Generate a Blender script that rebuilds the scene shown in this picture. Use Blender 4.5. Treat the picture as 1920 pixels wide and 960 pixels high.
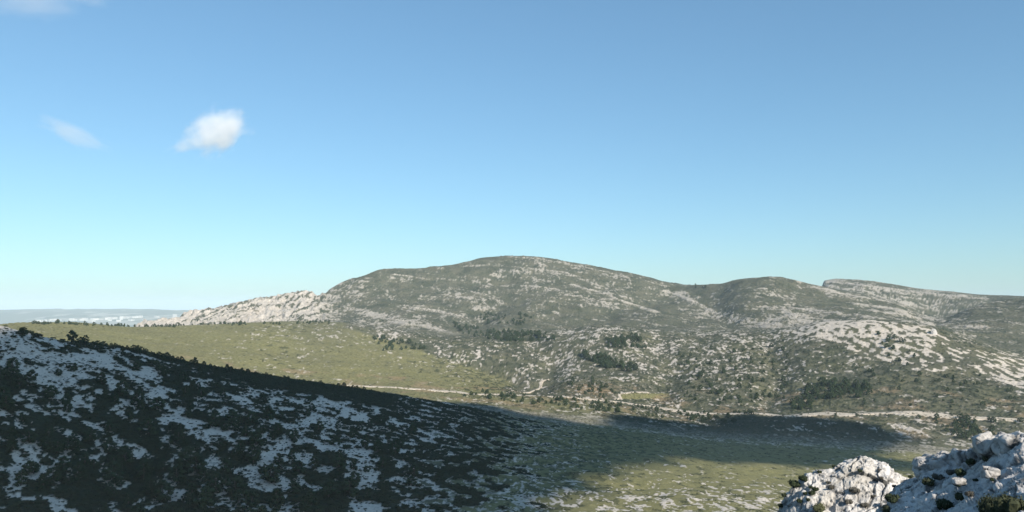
import bpy, math
import numpy as np
from mathutils import Vector

for o in list(bpy.data.objects):
    bpy.data.objects.remove(o)
SC = bpy.context.scene
COL = SC.collection
R = math.radians

# ------------------------------------------------------------------ camera, sky, sun, exposure
CAMZ = 310.0                      # eye height above the sea
F = 1478.0                        # focal length in photograph pixels (1920 wide)
PITCH = math.atan(92.0 / F)
cam = bpy.data.objects.new('camera', bpy.data.cameras.new('camera'))
COL.objects.link(cam)
cam.location = (0, 0, CAMZ)
cam.rotation_euler = (R(90) + PITCH, 0, 0)
cam.data.sensor_width = 36.0
cam.data.lens = F * 36.0 / 1920.0
cam.data.clip_start = 0.5
cam.data.clip_end = 120000.0
SC.camera = cam

SUN_AZ, SUN_EL = 147.0, 31.0      # clockwise from the view direction (+Y)
world = bpy.data.worlds.new('World')
SC.world = world
world.use_nodes = True
nt = world.node_tree
bg = nt.nodes['Background']
sky = nt.nodes.new('ShaderNodeTexSky')
sky.sky_type = 'NISHITA'
sky.sun_disc = False
sky.sun_elevation = R(SUN_EL)
sky.sun_rotation = R(SUN_AZ)
sky.altitude = 300.0
sky.air_density = 1.0
sky.dust_density = 0.6
sky.ozone_density = 5.0
gm = nt.nodes.new('ShaderNodeGamma')          # the camera's soft highlight curve on the whole sky
gm.inputs[1].default_value = 0.76
nt.links.new(sky.outputs[0], gm.inputs[0])
wb = nt.nodes.new('ShaderNodeMix'); wb.data_type = 'RGBA'; wb.blend_type = 'MULTIPLY'   # the phone's white balance
wb.inputs[0].default_value = 1.0; wb.inputs[7].default_value = (0.77, 0.98, 1.0, 1)
nt.links.new(gm.outputs[0], wb.inputs[6])
nt.links.new(wb.outputs[2], bg.inputs[0])
bg.inputs[1].default_value = 0.15
sun = bpy.data.objects.new('sun', bpy.data.lights.new('sun', 'SUN'))
COL.objects.link(sun)
sun.data.energy = 4.8
sun.data.angle = R(0.53)
sun.data.color = (1.0, 0.92, 0.81)
sd = Vector((math.sin(R(SUN_AZ)) * math.cos(R(SUN_EL)), math.cos(R(SUN_AZ)) * math.cos(R(SUN_EL)), math.sin(R(SUN_EL))))
sun.rotation_euler = sd.to_track_quat('Z', 'Y').to_euler()
sun.location = (0, 0, CAMZ + 3000)
SC.view_settings.view_transform = 'Standard'
SC.view_settings.look = 'None'
SC.view_settings.exposure = 0.55
SC.view_settings.gamma = 1.0
SC.view_settings.use_curve_mapping = False
SC.render.engine = 'CYCLES'
SC.cycles.use_denoising = True
SC.cycles.max_bounces = 12
SC.cycles.diffuse_bounces = 2
SC.cycles.volume_bounces = 12
SC.cycles.transparent_max_bounces = 8

# ------------------------------------------------------------------ helpers
rng = np.random.default_rng(7)
CP, SP = math.cos(PITCH), math.sin(PITCH)

def pix_dir(px, py):
    """pixel of the photograph -> azimuth and tangent of elevation"""
    xc = (np.asarray(px, float) - 960.0) / F
    yc = (480.0 - np.asarray(py, float)) / F
    x, y, z = xc, CP - yc * SP, SP + yc * CP
    return np.arctan2(x, y), z / np.hypot(x, y)

def to_pix(P):
    """world points (n,3) -> photograph pixels"""
    x, y, z = P[..., 0], P[..., 1], P[..., 2] - CAMZ
    d = np.maximum(y * CP + z * SP, 1e-3)
    return 960.0 + F * x / d, 480.0 - F * (-y * SP + z * CP) / d

def pt(px, py, r):
    a, t = pix_dir(px, py)
    return np.array([r * math.sin(a), r * math.cos(a), CAMZ + r * float(t)])

_perm = np.random.default_rng(3).permutation(4096).astype(np.int64)
_grad = np.random.default_rng(4).uniform(0, 2 * math.pi, 4096)
_g2 = np.stack([np.cos(_grad), np.sin(_grad)], 1).astype(np.float32)
_rv = np.random.default_rng(5).random((4096, 3)).astype(np.float32)

def noise2(x, y, seed=0):
    xi = np.floor(x).astype(np.int64); yi = np.floor(y).astype(np.int64)
    xf = (x - xi).astype(np.float32); yf = (y - yi).astype(np.float32)
    u = xf * xf * xf * (xf * (xf * 6 - 15) + 10); v = yf * yf * yf * (yf * (yf * 6 - 15) + 10)
    def c(i, j):
        h = _perm[(_perm[(xi + i + seed * 131) & 4095] + yi + j) & 4095]
        g = _g2[h]
        return g[..., 0] * (xf - i) + g[..., 1] * (yf - j)
    a = c(0, 0); b = c(1, 0); d = c(0, 1); e = c(1, 1)
    return 1.5 * (a + u * (b - a) + v * ((d + u * (e - d)) - (a + u * (b - a))))

def fbm(x, y, n=4, seed=0, gain=0.5):
    s = 0; a = 1.0; t = 0
    for k in range(n):
        s = s + a * noise2(x * 2.03 ** k + 17.3 * k, y * 2.03 ** k - 9.1 * k, seed + k)
        t += a * a; a *= gain
    return s / math.sqrt(t)

def ridged(x, y, n=4, seed=0):
    s = 0; a = 1.0; t = 0
    for k in range(n):
        s = s + a * (1 - 2.2 * np.abs(noise2(x * 2.1 ** k + 5.3 * k, y * 2.1 ** k, seed + k)))
        t += a; a *= 0.5
    return s / t

_g3 = np.random.default_rng(6).normal(0, 1, (4096, 3)).astype(np.float32)
_g3 /= np.linalg.norm(_g3, axis=1)[:, None]

def noise3(p, seed=0):
    c = np.floor(p).astype(np.int64); f = (p - c).astype(np.float32)
    w = f * f * f * (f * (f * 6 - 15) + 10)
    out = np.zeros(len(p), np.float32)
    for i in (0, 1):
        for j in (0, 1):
            for k in (0, 1):
                h = _perm[(_perm[(_perm[(c[:, 0] + i + seed * 131) & 4095] + c[:, 1] + j) & 4095] + c[:, 2] + k) & 4095]
                g = _g3[h]
                d = g[:, 0] * (f[:, 0] - i) + g[:, 1] * (f[:, 1] - j) + g[:, 2] * (f[:, 2] - k)
                out += d * (w[:, 0] if i else 1 - w[:, 0]) * (w[:, 1] if j else 1 - w[:, 1]) * (w[:, 2] if k else 1 - w[:, 2])
    return 1.6 * out

def fbm3(p, n=4, seed=0, gain=0.5):
    s = 0; a = 1.0; t = 0
    for k in range(n):
        s = s + a * noise3(p * 2.03 ** k + 13.7 * k, seed + 11 * k); t += a; a *= gain
    return s / t

def voro3(p, seed=0):
    c = np.floor(p).astype(np.int64)
    f1 = np.full(len(p), 9.0); f2 = f1.copy(); idv = np.zeros(len(p)); fac = np.zeros(len(p))
    for dx in (-1, 0, 1):
        for dy in (-1, 0, 1):
            for dz in (-1, 0, 1):
                q = c + (dx, dy, dz)
                h = _perm[(_perm[(_perm[(q[:, 0] + seed * 7) & 4095] + q[:, 1]) & 4095] + q[:, 2]) & 4095]
                dv = p - q - _rv[h]
                d = np.linalg.norm(dv, axis=1)
                m = d < f1
                f2 = np.where(m, f1, np.minimum(f2, d))
                idv = np.where(m, _rv[h, 0], idv)
                fac = np.where(m, (dv * (_rv[(h + 77) & 4095] - 0.5)).sum(1), fac)      # each cell is a tilted face
                f1 = np.where(m, d, f1)
    return f1, f2, idv, fac

def smooth(e0, e1, x):
    t = np.clip((x - e0) / (e1 - e0), 0, 1)
    return t * t * (3 - 2 * t)

def field(px, py, pts, sx=1.0, sy=1.6, p=1.6):
    """scattered values over the hillside, inverse distance weighted (worked out on every fourth grid point, then interpolated)"""
    if px.ndim == 2:
        n, m_ = px.shape
        i = np.unique(np.append(np.arange(0, n, 4), n - 1)); j = np.unique(np.append(np.arange(0, m_, 3), m_ - 1))
        c = field(px[np.ix_(i, j)].ravel(), py[np.ix_(i, j)].ravel(), pts, sx, sy, p).reshape(len(i), len(j))
        q_ = np.arange(n); k = np.clip(np.searchsorted(i, q_, 'right') - 1, 0, len(i) - 2); t_ = ((q_ - i[k]) / (i[k + 1] - i[k]))[:, None]
        c = c[k] * (1 - t_) + c[k + 1] * t_
        q_ = np.arange(m_); k = np.clip(np.searchsorted(j, q_, 'right') - 1, 0, len(j) - 2); t_ = ((q_ - j[k]) / (j[k + 1] - j[k]))[None, :]
        return c[:, k] * (1 - t_) + c[:, k + 1] * t_
    num = 0; den = 0
    for (x, y, v) in pts:
        w = 1.0 / (((px - x) * sx) ** 2 + ((py - y) * sy) ** 2 + 60.0) ** p
        num = num + w * v; den = den + w
    return num / den

def inside(px, py, poly):
    res = np.zeros(np.shape(px), bool)
    n = len(poly)
    for i in range(n):
        x1, y1 = poly[i]; x2, y2 = poly[(i + 1) % n]
        if y1 == y2: continue
        c = ((y1 > py) != (y2 > py)) & (px < (x2 - x1) * (py - y1) / (y2 - y1) + x1)
        res ^= c
    return res

def cdf(v, sd=0):
    v = (v - v.mean()) / (v.std() + 1e-9)
    return 1.0 / (1.0 + np.exp(-v * (1.5976 + 0.070566 * v * v)))

def pchip1(x, y, q):
    x = np.asarray(x, float); y = np.asarray(y, float)
    h = np.diff(x); d = np.diff(y) / h
    m = np.zeros_like(y)
    w1 = 2 * h[1:] + h[:-1]; w2 = h[1:] + 2 * h[:-1]
    ok = d[:-1] * d[1:] > 0
    with np.errstate(divide='ignore', invalid='ignore'):
        mm = (w1 + w2) / (w1 / d[:-1] + w2 / d[1:])
    m[1:-1] = np.where(ok, mm, 0)
    m[0] = d[0]; m[-1] = d[-1]
    i = np.clip(np.searchsorted(x, q) - 1, 0, len(x) - 2)
    t = (q - x[i]) / h[i]
    return ((1 + 2 * t) * (1 - t) ** 2) * y[i] + t * (1 - t) ** 2 * h[i] * m[i] + t * t * (3 - 2 * t) * y[i + 1] + t * t * (t - 1) * h[i] * m[i + 1]

def new_mesh(name, V, Fa, smooth_shade=True):
    """V (n,3), Fa (m,k) with k = 3 or 4"""
    V = np.ascontiguousarray(V, np.float32); Fa = np.ascontiguousarray(Fa, np.int32)
    me = bpy.data.meshes.new(name)
    n, k = Fa.shape
    me.vertices.add(len(V)); me.vertices.foreach_set('co', V.ravel())
    me.loops.add(n * k); me.loops.foreach_set('vertex_index', Fa.ravel())
    me.polygons.add(n); me.polygons.foreach_set('loop_start', np.arange(0, n * k, k, dtype=np.int32))
    me.update(calc_edges=True)
    me.polygons.foreach_set('use_smooth', np.full(n, smooth_shade))
    me.validate()
    return me

def attr(me, name, v):
    a = me.attributes.new(name, 'FLOAT', 'POINT')
    a.data.foreach_set('value', np.ascontiguousarray(v, np.float32))

def link(name, me, mat=None, parent=None, loc=None):
    o = bpy.data.objects.new(name, me)
    COL.objects.link(o)
    if mat and me is not None and len(me.materials) == 0: me.materials.append(mat)
    if parent: o.parent = parent
    if loc is not None: o.location = [float(c) for c in loc]
    return o

def tag(o, label=None, cat=None, group=None, kind=None):
    if label: o['label'] = label
    if cat: o['category'] = cat
    if group: o['group'] = group
    if kind: o['kind'] = kind
    return o

def grid_faces(nc, nr):
    i, j = np.meshgrid(np.arange(nc - 1), np.arange(nr - 1), indexing='ij')
    a = i * nr + j
    return np.stack([a, a + nr, a + nr + 1, a + 1], -1).reshape(-1, 4)

# ------------------------------------------------------------------ materials
def mat_new(name):
    m = bpy.data.materials.new(name); m.use_nodes = True
    return m, m.node_tree, m.node_tree.nodes['Principled BSDF']

def nd(t, kind, **kw):
    n = t.nodes.new(kind)
    for k, v in kw.items(): setattr(n, k, v)
    return n

def noise_node(t, scale, detail=3.0, rough=0.55, obj=False):
    n = nd(t, 'ShaderNodeTexNoise')
    n.inputs['Scale'].default_value = scale; n.inputs['Detail'].default_value = detail; n.inputs['Roughness'].default_value = rough
    if obj:
        c = nd(t, 'ShaderNodeTexCoord'); t.links.new(c.outputs['Object'], n.inputs['Vector'])
    else:
        g = nd(t, 'ShaderNodeNewGeometry'); t.links.new(g.outputs['Position'], n.inputs['Vector'])
    return n.outputs['Fac']

def ramp(t, fac, stops):
    r = nd(t, 'ShaderNodeValToRGB'); e = r.color_ramp.elements
    e[0].position, e[0].color = stops[0][0], (*stops[0][1], 1)
    e[1].position, e[1].color = stops[1][0], (*stops[1][1], 1)
    for p, c in stops[2:]:
        x = e.new(p); x.color = (*c, 1)
    t.links.new(fac, r.inputs[0])
    return r.outputs[0]

def mix(t, fac, a, b):
    m = nd(t, 'ShaderNodeMix', data_type='RGBA')
    if isinstance(fac, float): m.inputs[0].default_value = fac
    else: t.links.new(fac, m.inputs[0])
    for s, v in ((6, a), (7, b)):
        if isinstance(v, tuple): m.inputs[s].default_value = (*v, 1)
        else: t.links.new(v, m.inputs[s])
    return m.outputs[2]

def att(t, name):
    n = nd(t, 'ShaderNodeAttribute', attribute_name=name)
    return n.outputs['Fac']

def terrain_material(name, fine):
    """fine: size in metres of the smallest grain"""
    m, t, b = mat_new(name)
    n1 = noise_node(t, 0.02, 5.0, 0.6)
    n2 = noise_node(t, 1.0 / fine, 3.0, 0.65)
    gar = mix(t, ramp(t, n1, [(0.36, (0, 0, 0)), (0.64, (1, 1, 1))]), (0.066, 0.070, 0.044), (0.148, 0.131, 0.092))
    gar = mix(t, ramp(t, n2, [(0.35, (0, 0, 0)), (0.65, (1, 1, 1))]), gar, (0.086, 0.090, 0.058))
    grs = ramp(t, n2, [(0.3, (0.118, 0.119, 0.044)), (0.5, (0.185, 0.174, 0.074)), (0.72, (0.240, 0.218, 0.106))])
    nv = ramp(t, noise_node(t, 0.012, 5.0, 0.65), [(0.38, (0, 0, 0)), (0.62, (1, 1, 1))])
    grs = mix(t, nv, grs, ramp(t, n2, [(0.3, (0.110, 0.112, 0.046)), (0.7, (0.225, 0.200, 0.095))]))
    col = mix(t, att(t, 'grass'), gar, grs)
    soil = ramp(t, n2, [(0.3, (0.20, 0.135, 0.075)), (0.7, (0.30, 0.225, 0.14))])
    col = mix(t, att(t, 'soil'), col, soil)
    shr = ramp(t, n2, [(0.3, (0.016, 0.023, 0.014)), (0.7, (0.036, 0.046, 0.024))])
    scr = ramp(t, n2, [(0.25, (0.38, 0.33, 0.275)), (0.48, (0.58, 0.51, 0.43)), (0.75, (0.67, 0.595, 0.51))])
    rck = ramp(t, n2, [(0.25, (0.34, 0.295, 0.255)), (0.5, (0.52, 0.465, 0.405)), (0.75, (0.66, 0.60, 0.53))])
    col = mix(t, att(t, 'scree'), col, scr)
    col = mix(t, att(t, 'rock'), col, rck)
    col = mix(t, att(t, 'shrub'), col, shr)
    t.links.new(col, b.inputs['Base Color'])
    b.inputs['Roughness'].default_value = 0.95
    b.inputs['Specular IOR Level'].default_value = 0.12
    bp = nd(t, 'ShaderNodeBump'); bp.inputs['Strength'].default_value = 0.7; bp.inputs['Distance'].default_value = fine * 0.4
    t.links.new(n2, bp.inputs['Height']); t.links.new(bp.outputs[0], b.inputs['Normal'])
    return m

MT_NEAR = terrain_material('garrigue_near', 1.1)
MT_FAR = terrain_material('garrigue_far', 4.0)

def leaf_material(name, c0, c1, c2):
    m, t, b = mat_new(name)
    n = noise_node(t, 0.9, 2.0, 0.6)
    g = nd(t, 'ShaderNodeObjectInfo')
    col = ramp(t, n, [(0.3, c0), (0.55, c1), (0.8, c2)])
    col = mix(t, g.outputs['Random'], col, tuple(0.75 * c for c in c1))
    t.links.new(col, b.inputs['Base Color'])
    b.inputs['Roughness'].default_value = 0.8
    b.inputs['Specular IOR Level'].default_value = 0.15
    return m

M_PINE = leaf_material('pine_needles', (0.024, 0.040, 0.020), (0.044, 0.066, 0.031), (0.074, 0.098, 0.044))
M_OAK = leaf_material('kermes_oak_leaves', (0.022, 0.030, 0.017), (0.040, 0.053, 0.027), (0.066, 0.080, 0.040))
M_ROSE = leaf_material('rosemary_leaves', (0.030, 0.036, 0.020), (0.060, 0.068, 0.036), (0.115, 0.118, 0.062))
M_DRY = leaf_material('dry_tuft', (0.055, 0.052, 0.042), (0.105, 0.098, 0.080), (0.17, 0.16, 0.13))
m, t, b = mat_new('pine_bark')
t.links.new(ramp(t, noise_node(t, 6.0, 3.0), [(0.3, (0.06, 0.045, 0.035)), (0.7, (0.17, 0.14, 0.115))]), b.inputs['Base Color'])
b.inputs['Roughness'].default_value = 0.9
M_BARK = m

# ------------------------------------------------------------------ the land: feature lines from near to far
# a point is (photograph x, y, range in m) or, off the picture, ('a', azimuth deg, height over the eye, range)
def A(az, z, r): return ('a', az, z, r)
BACK = [70, 90, 105, 118, 135, 150, 165, 180, 205, 230, 260, 290, 310]
def back(zs, r):
    return [A(a, z, r) for a, z in zip(BACK, zs)]
LAYERS = [
    # standing point
    [A(-50, -1.9, .8), A(0, -1.9, .8), A(50, -1.8, .8)] + back([-1.7] * 13, .8),
    [A(-50, -5, 7), A(0, -5.5, 7), A(20, -4.8, 7), A(45, -3.6, 7)] + back([-2, -1, -.5, 0, .5, 1, 1, 1, .5, 0, -1, -2, -3], 7),
    [A(-50, -24, 45), A(0, -27, 45), A(14, -24, 45), A(20, -15, 45), A(36, -12, 45), A(50, -8, 45)] + back([-6, -3, 0, 3, 6, 8, 9, 10, 10, 8, 3, -6, -16], 45),
    [A(-50, -52, 150), A(0, -60, 150), A(20, -55, 150), A(36, -45, 150), A(50, -34, 150)] + back([-24, -10, 0, 10, 20, 26, 30, 34, 36, 33, 20, -5, -30], 150),
    # bottom of the picture
    [A(-50, -60, 290), (0, 985, 300), (300, 990, 300), (600, 990, 300), (960, 990, 290), (1300, 985, 290), (1600, 985, 300), (1920, 980, 300), A(50, -60, 300)] + back([-34, -15, 10, 34, 56, 66, 74, 84, 90, 80, 50, 5, -40], 300),
    # half way up the near hill
    [A(-50, -20, 360), (-150, 735, 385), (0, 758, 385), (150, 775, 388), (300, 800, 390), (450, 815, 395), (600, 830, 400), (800, 860, 412), (1000, 880, 430), (1200, 890, 450), (1400, 900, 470), (1600, 920, 480), (1920, 950, 480), A(50, -72, 440)] + back([-44, -22, 5, 34, 66, 80, 94, 110, 120, 105, 66, 20, -15], 400),
    # crest of the near hill and its spur
    [A(-50, 25, 430), (-250, 575, 450), (-80, 600, 465), (0, 612, 472), (40, 622, 478), (100, 636, 488), (180, 647, 500), (260, 660, 518), (350, 682, 540), (450, 700, 565), (550, 716, 590), (640, 728, 612), (700, 736, 628), (800, 754, 650), (880, 769, 668), (960, 785, 685), (1060, 801, 700), (1200, 817, 715), (1400, 841, 725), (1600, 855, 725), (1700, 869, 715), (1800, 886, 700), (1920, 905, 690), A(50, -100, 640)] + back([-60, -40, -10, 24, 60, 74, 90, 108, 118, 100, 66, 40, 30], 520),
    # valley behind the crest
    [A(-50, -20, 660), (0, 672, 720), (150, 700, 740), (300, 722, 760), (450, 742, 780), (600, 758, 800), (700, 757, 810), (800, 760, 820), (900, 767, 830), (1000, 781, 835), (1200, 804, 835), (1400, 825, 835), (1600, 836, 835), (1800, 855, 835), (1920, 868, 835), A(50, -140, 800)] + back([-100, -70, -40, -10, 20, 34, 40, 50, 56, 44, 24, 8, 0], 760),
    # track along the valley floor
    [A(-50, -30, 900), (0, 645, 950), (150, 664, 950), (300, 690, 960), (500, 722, 980), (600, 727, 1000), (700, 727, 1020), (850, 737, 1030), (1000, 743, 1040), (1150, 753, 1035), (1290, 774, 1000), (1500, 778, 1000), (1750, 776, 1010), (1920, 787, 1000), A(50, -140, 1000)] + back([-120, -95, -65, -40, -15, -5, 0, 8, 10, 0, -10, -20, -25], 960),
    # foot slopes
    [A(-50, -35, 1150), (0, 622, 1150), (130, 626, 1170), (300, 645, 1200), (500, 664, 1230), (700, 686, 1220), (850, 705, 1200), (950, 720, 1190), (1050, 715, 1200), (1150, 703, 1230), (1300, 703, 1240), (1500, 700, 1240), (1700, 696, 1220), (1920, 728, 1150), A(50, -90, 1200)] + back([-130, -115, -90, -65, -45, -35, -30, -25, -25, -28, -30, -35, -35], 1180),
    # crest of the grassy hill, the foothills and the scree hill
    [A(-50, -45, 1350), (-200, 622, 1340), (-60, 614, 1350), (0, 610, 1360), (40, 607, 1370), (130, 604.5, 1400), (190, 608, 1430), (250, 612.5, 1450), (330, 611.5, 1490), (400, 608, 1520), (480, 605, 1550), (560, 603, 1580), (620, 604, 1600), (700, 612, 1580), (760, 620, 1560), (850, 634, 1540), (950, 628, 1580), (1060, 619, 1600), (1130, 609, 1600), (1200, 615, 1600), (1300, 624, 1580), (1400, 622, 1550), (1480, 617, 1520), (1540, 604, 1500), (1620, 600, 1480), (1700, 605, 1460), (1755, 614, 1440), (1800, 630, 1420), (1850, 648, 1400), (1920, 668, 1380), A(50, -90, 1350)] + back([-140, -120, -90, -60, -20, 0, -10, -20, -40, -40, -45, -50, -50], 1400),
    # hollow behind
    [A(-50, -110, 1800), (0, 662, 1800), (130, 655, 1800), (250, 632, 1780), (330, 622, 1780), (480, 614, 1800), (620, 612, 1800), (760, 619, 1700), (850, 630, 1650), (950, 626, 1690), (1060, 621, 1720), (1130, 614, 1720), (1200, 618, 1720), (1400, 617, 1690), (1480, 615, 1670), (1540, 611, 1660), (1620, 607, 1660), (1755, 622, 1640), (1850, 648, 1600), (1920, 656, 1580), A(50, -100, 1600)] + back([-150, -140, -110, -90, -70, -60, -60, -70, -80, -90, -100, -110, -110], 1700),
    # lower mountain
    [A(-50, -170, 2050), (0, 690, 2050), (150, 670, 2050), (235, 640, 2040), (262, 610, 2040), (330, 607, 2050), (480, 594, 2050), (560, 588, 2050), (620, 590, 2040), (720, 587, 2000), (850, 596, 1950), (950, 592, 1960), (1060, 590, 1980), (1200, 591, 1980), (1310, 600, 1970), (1400, 590, 1950), (1540, 590, 1920), (1620, 592, 1900), (1700, 600, 1880), (1755, 616, 1860), (1830, 616, 1830), (1920, 622, 1800), A(50, -60, 1800)] + back([-160, -160, -140, -130, -120, -110, -110, -120, -130, -140, -150, -160, -165], 1950),
    # upper mountain
    [A(-50, -200, 2200), (0, 700, 2200), (200, 670, 2200), (255, 620, 2180), (330, 603.5, 2180), (400, 590, 2180), (480, 578, 2180), (560, 566, 2190), (593, 569, 2200), (640, 556, 2250), (720, 541, 2260), (850, 541, 2270), (950, 532, 2290), (1060, 537, 2290), (1200, 553, 2270), (1310, 564, 2230), (1400, 551, 2150), (1480, 556, 2130), (1540, 563, 2120), (1650, 575, 2100), (1755, 606, 2050), (1830, 594, 2020), (1920, 588, 1980), A(50, -20, 2000)] + back([-170, -180, -170, -160, -150, -150, -150, -160, -170, -180, -190, -200, -200], 2150),
    # skyline
    [A(-50, -230, 2330), (0, 710, 2330), (200, 690, 2330), (250, 625, 2300), (262, 605, 2300), (300, 601, 2300), (330, 599, 2300), (345, 592, 2300), (400, 580, 2300), (480, 563, 2300), (540, 551, 2310), (565, 547, 2320), (583, 546, 2330), (594, 555, 2340), (608, 551, 2350), (622, 540, 2370), (640, 530, 2390), (680, 518, 2420), (720, 506, 2450), (810, 502, 2500), (870, 492, 2550), (905, 483, 2590), (950, 480.5, 2600), (1000, 481, 2600), (1060, 491, 2590), (1130, 503, 2570), (1200, 518, 2540), (1260, 530, 2500), (1310, 535, 2460), (1350, 531, 2400), (1400, 522, 2340), (1450, 520, 2320), (1480, 524, 2310), (1530, 534, 2300), (1600, 550, 2300), (1680, 569, 2270), (1755, 599, 2200), (1780, 597, 2150), (1830, 574, 2160), (1880, 561, 2180), (1920, 558, 2190), (2000, 556, 2200), A(50, 10, 2200)] + back([-180, -190, -190, -190, -180, -180, -180, -190, -200, -210, -220, -230, -230], 2330),
    [A(-50, -255, 2600), (0, 740, 2600), (250, 650, 2600), (330, 615, 2600), (480, 590, 2600), (583, 575, 2600), (640, 560, 2650), (720, 535, 2700), (950, 510, 2850), (1200, 545, 2800), (1310, 560, 2700), (1400, 550, 2650), (1480, 550, 2600), (1535, 552, 2600), (1560, 549, 2600), (1680, 572, 2560), (1755, 602, 2500), (1830, 590, 2500), (1920, 580, 2500), A(50, -40, 2600)] + back([-200, -210, -210, -210, -210, -210, -210, -215, -220, -230, -240, -255, -255], 2600),
    # plateau behind on the right
    [A(-50, -285, 3000), (0, 760, 3000), (250, 690, 3000), (330, 650, 3000), (583, 600, 3000), (720, 560, 3050), (950, 545, 3100), (1200, 560, 3050), (1400, 565, 3000), (1530, 560, 3000), (1541, 538, 3000), (1546, 527.5, 3000), (1570, 524, 3000), (1600, 525, 3000), (1650, 530, 3000), (1690, 535, 3000), (1720, 541, 3000), (1800, 549, 3000), (1860, 554, 3000), (1920, 556, 3000), (2050, 556, 3000), A(50, 0, 3000)] + back([-230, -240, -240, -240, -240, -240, -240, -245, -250, -260, -275, -285, -285], 3000),
    [A(-50, -335, 4600), A(0, -335, 4600), A(50, -335, 4600)] + back([-335] * 13, 4600),
]
NL = len(LAYERS)
def layer_curves(az):
    Z = np.zeros((len(az), NL)); RR = np.zeros((len(az), NL))
    for k, L in enumerate(LAYERS):
        P = []
        for q in L:
            if q[0] == 'a': P.append((q[1], q[2], q[3]))
            else:
                a, tn = pix_dir(q[0], q[1]); P.append((math.degrees(a), q[2] * float(tn), q[2]))
        P.sort()
        P = [(a - 360, z, r) for a, z, r in P] + P + [(a + 360, z, r) for a, z, r in P]
        P = np.array(P)
        Z[:, k] = pchip1(P[:, 0], P[:, 1], az); RR[:, k] = pchip1(P[:, 0], P[:, 2], az)
    return Z, RR

def land_grid(az, rows):
    """rows: how many rows between feature lines k and k+1 -> X (nc, nr, 3), layer coordinate s"""
    Z, RR = layer_curves(az)
    s = np.concatenate([k + np.arange(n) / n for k, n in enumerate(rows)] + [[NL - 1.0]])
    h = np.diff(RR, axis=1); d = np.diff(Z, axis=1) / h
    m = np.zeros_like(Z)
    w1 = 2 * h[:, 1:] + h[:, :-1]; w2 = h[:, 1:] + 2 * h[:, :-1]
    ok = d[:, :-1] * d[:, 1:] > 0
    with np.errstate(divide='ignore', invalid='ignore'):
        mm = (w1 + w2) / (w1 / d[:, :-1] + w2 / d[:, 1:])
    m[:, 1:-1] = np.where(ok, mm, 0)
    m[:, 0] = d[:, 0]; m[:, -1] = d[:, -1]
    i = np.minimum(s.astype(int), NL - 2); t = (s - i)[None, :]
    hh = h[:, i]
    z = ((1 + 2 * t) * (1 - t) ** 2) * Z[:, i] + t * (1 - t) ** 2 * hh * m[:, i] + t * t * (3 - 2 * t) * Z[:, i + 1] + t * t * (t - 1) * hh * m[:, i + 1]
    r = RR[:, i] * (1 - t) + RR[:, i + 1] * t
    a = np.radians(az)[:, None]
    return np.stack([r * np.sin(a), r * np.cos(a), z + CAMZ], -1), s

ROWS = [4, 8, 10, 16, 150, 130, 50, 64, 70, 84, 14, 46, 64, 66, 6, 34, 4]
FAN = 38.5
AZ = np.linspace(-FAN, FAN, 1150)
G, S = land_grid(AZ, ROWS)
NC, NR = G.shape[:2]
X, Y = G[..., 0], G[..., 1]
SS = np.broadcast_to(S[None, :], X.shape)
PX0, PY0 = to_pix(G)                       # where the bare land stands in the photograph

# relief
near = smooth(3.2, 4.2, SS) * (1 - smooth(6.5, 7.5, SS))
midh = smooth(6.8, 7.6, SS) * (1 - smooth(10.4, 11.2, SS))
mtn = smooth(10.6, 11.4, SS) * (1 - smooth(15.6, 16.2, SS))
LEFTC = smooth(640, 590, PX0)
crest_keep = 1 - 0.75 * np.exp(-((SS - 6) / 0.12) ** 2) - 0.8 * np.exp(-((SS - 10) / 0.12) ** 2) - 0.85 * np.exp(-((SS - 14) / 0.15) ** 2)
dz = near * (2.2 * fbm(X / 60, Y / 60, 4, 1) + 0.35 * fbm(X / 7, Y / 7, 3, 2))
dz += midh * (3.5 * fbm(X / 150, Y / 150, 4, 3) + 0.8 * fbm(X / 22, Y / 22, 3, 4))
gul = ridged(X / 330 + 0.2 * fbm(X / 200, Y / 200, 2, 8), Y / 620, 4, 5)
dz += mtn * (12.0 * (gul - 0.3) + 5.0 * fbm(X / 90, Y / 90, 4, 6))
dz *= crest_keep
rib = ridged(X / 34 + 0.25 * Y / 34, Y / 160, 3, 141)
dz += mtn * LEFTC * (9.0 * (rib - 0.35) + 3.0 * fbm(X / 9, Y / 22, 3, 143)) * (1 - 0.55 * np.exp(-((SS - 14) / 0.15) ** 2))
G[..., 2] += dz
# gully between the grassy hill and the foothills, and side ravines of the foothills
def carve(poly, depth, wid, s0, s1):
    global G
    best = np.full(X.shape, 1e9)
    for (x1, y1), (x2, y2) in zip(poly[:-1], poly[1:]):
        vx, vy = x2 - x1, (y2 - y1)
        t = np.clip(((PX0 - x1) * vx + (PY0 - y1) * vy * 4) / (vx * vx + vy * vy * 4), 0, 1)
        best = np.minimum(best, np.hypot(PX0 - x1 - t * vx, 2 * (PY0 - y1 - t * vy)))
    w = np.exp(-(best / wid) ** 2) * smooth(s0 - .2, s0 + .2, SS) * (1 - smooth(s1 - .2, s1 + .2, SS))
    G[..., 2] -= depth * w
    return w
carve([(690, 625), (780, 650), (880, 682), (960, 708), (1010, 735)], 10, 22, 8.2, 10)
carve([(1000, 640), (1040, 670), (1030, 700), (1010, 735)], 9, 26, 8.3, 10)
carve([(1230, 640), (1260, 690), (1240, 740)], 8, 30, 8.2, 10)
carve([(1440, 640), (1470, 690), (1440, 750)], 8, 30, 8.2, 10)
carve([(1110, 600), (1180, 570), (1260, 545)], 16, 30, 11.3, 14)
carve([(900, 600), (960, 560), (940, 520)], 12, 30, 11.3, 14)
carve([(1370, 600), (1330, 570), (1350, 540)], 7, 26, 11.3, 14)
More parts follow.
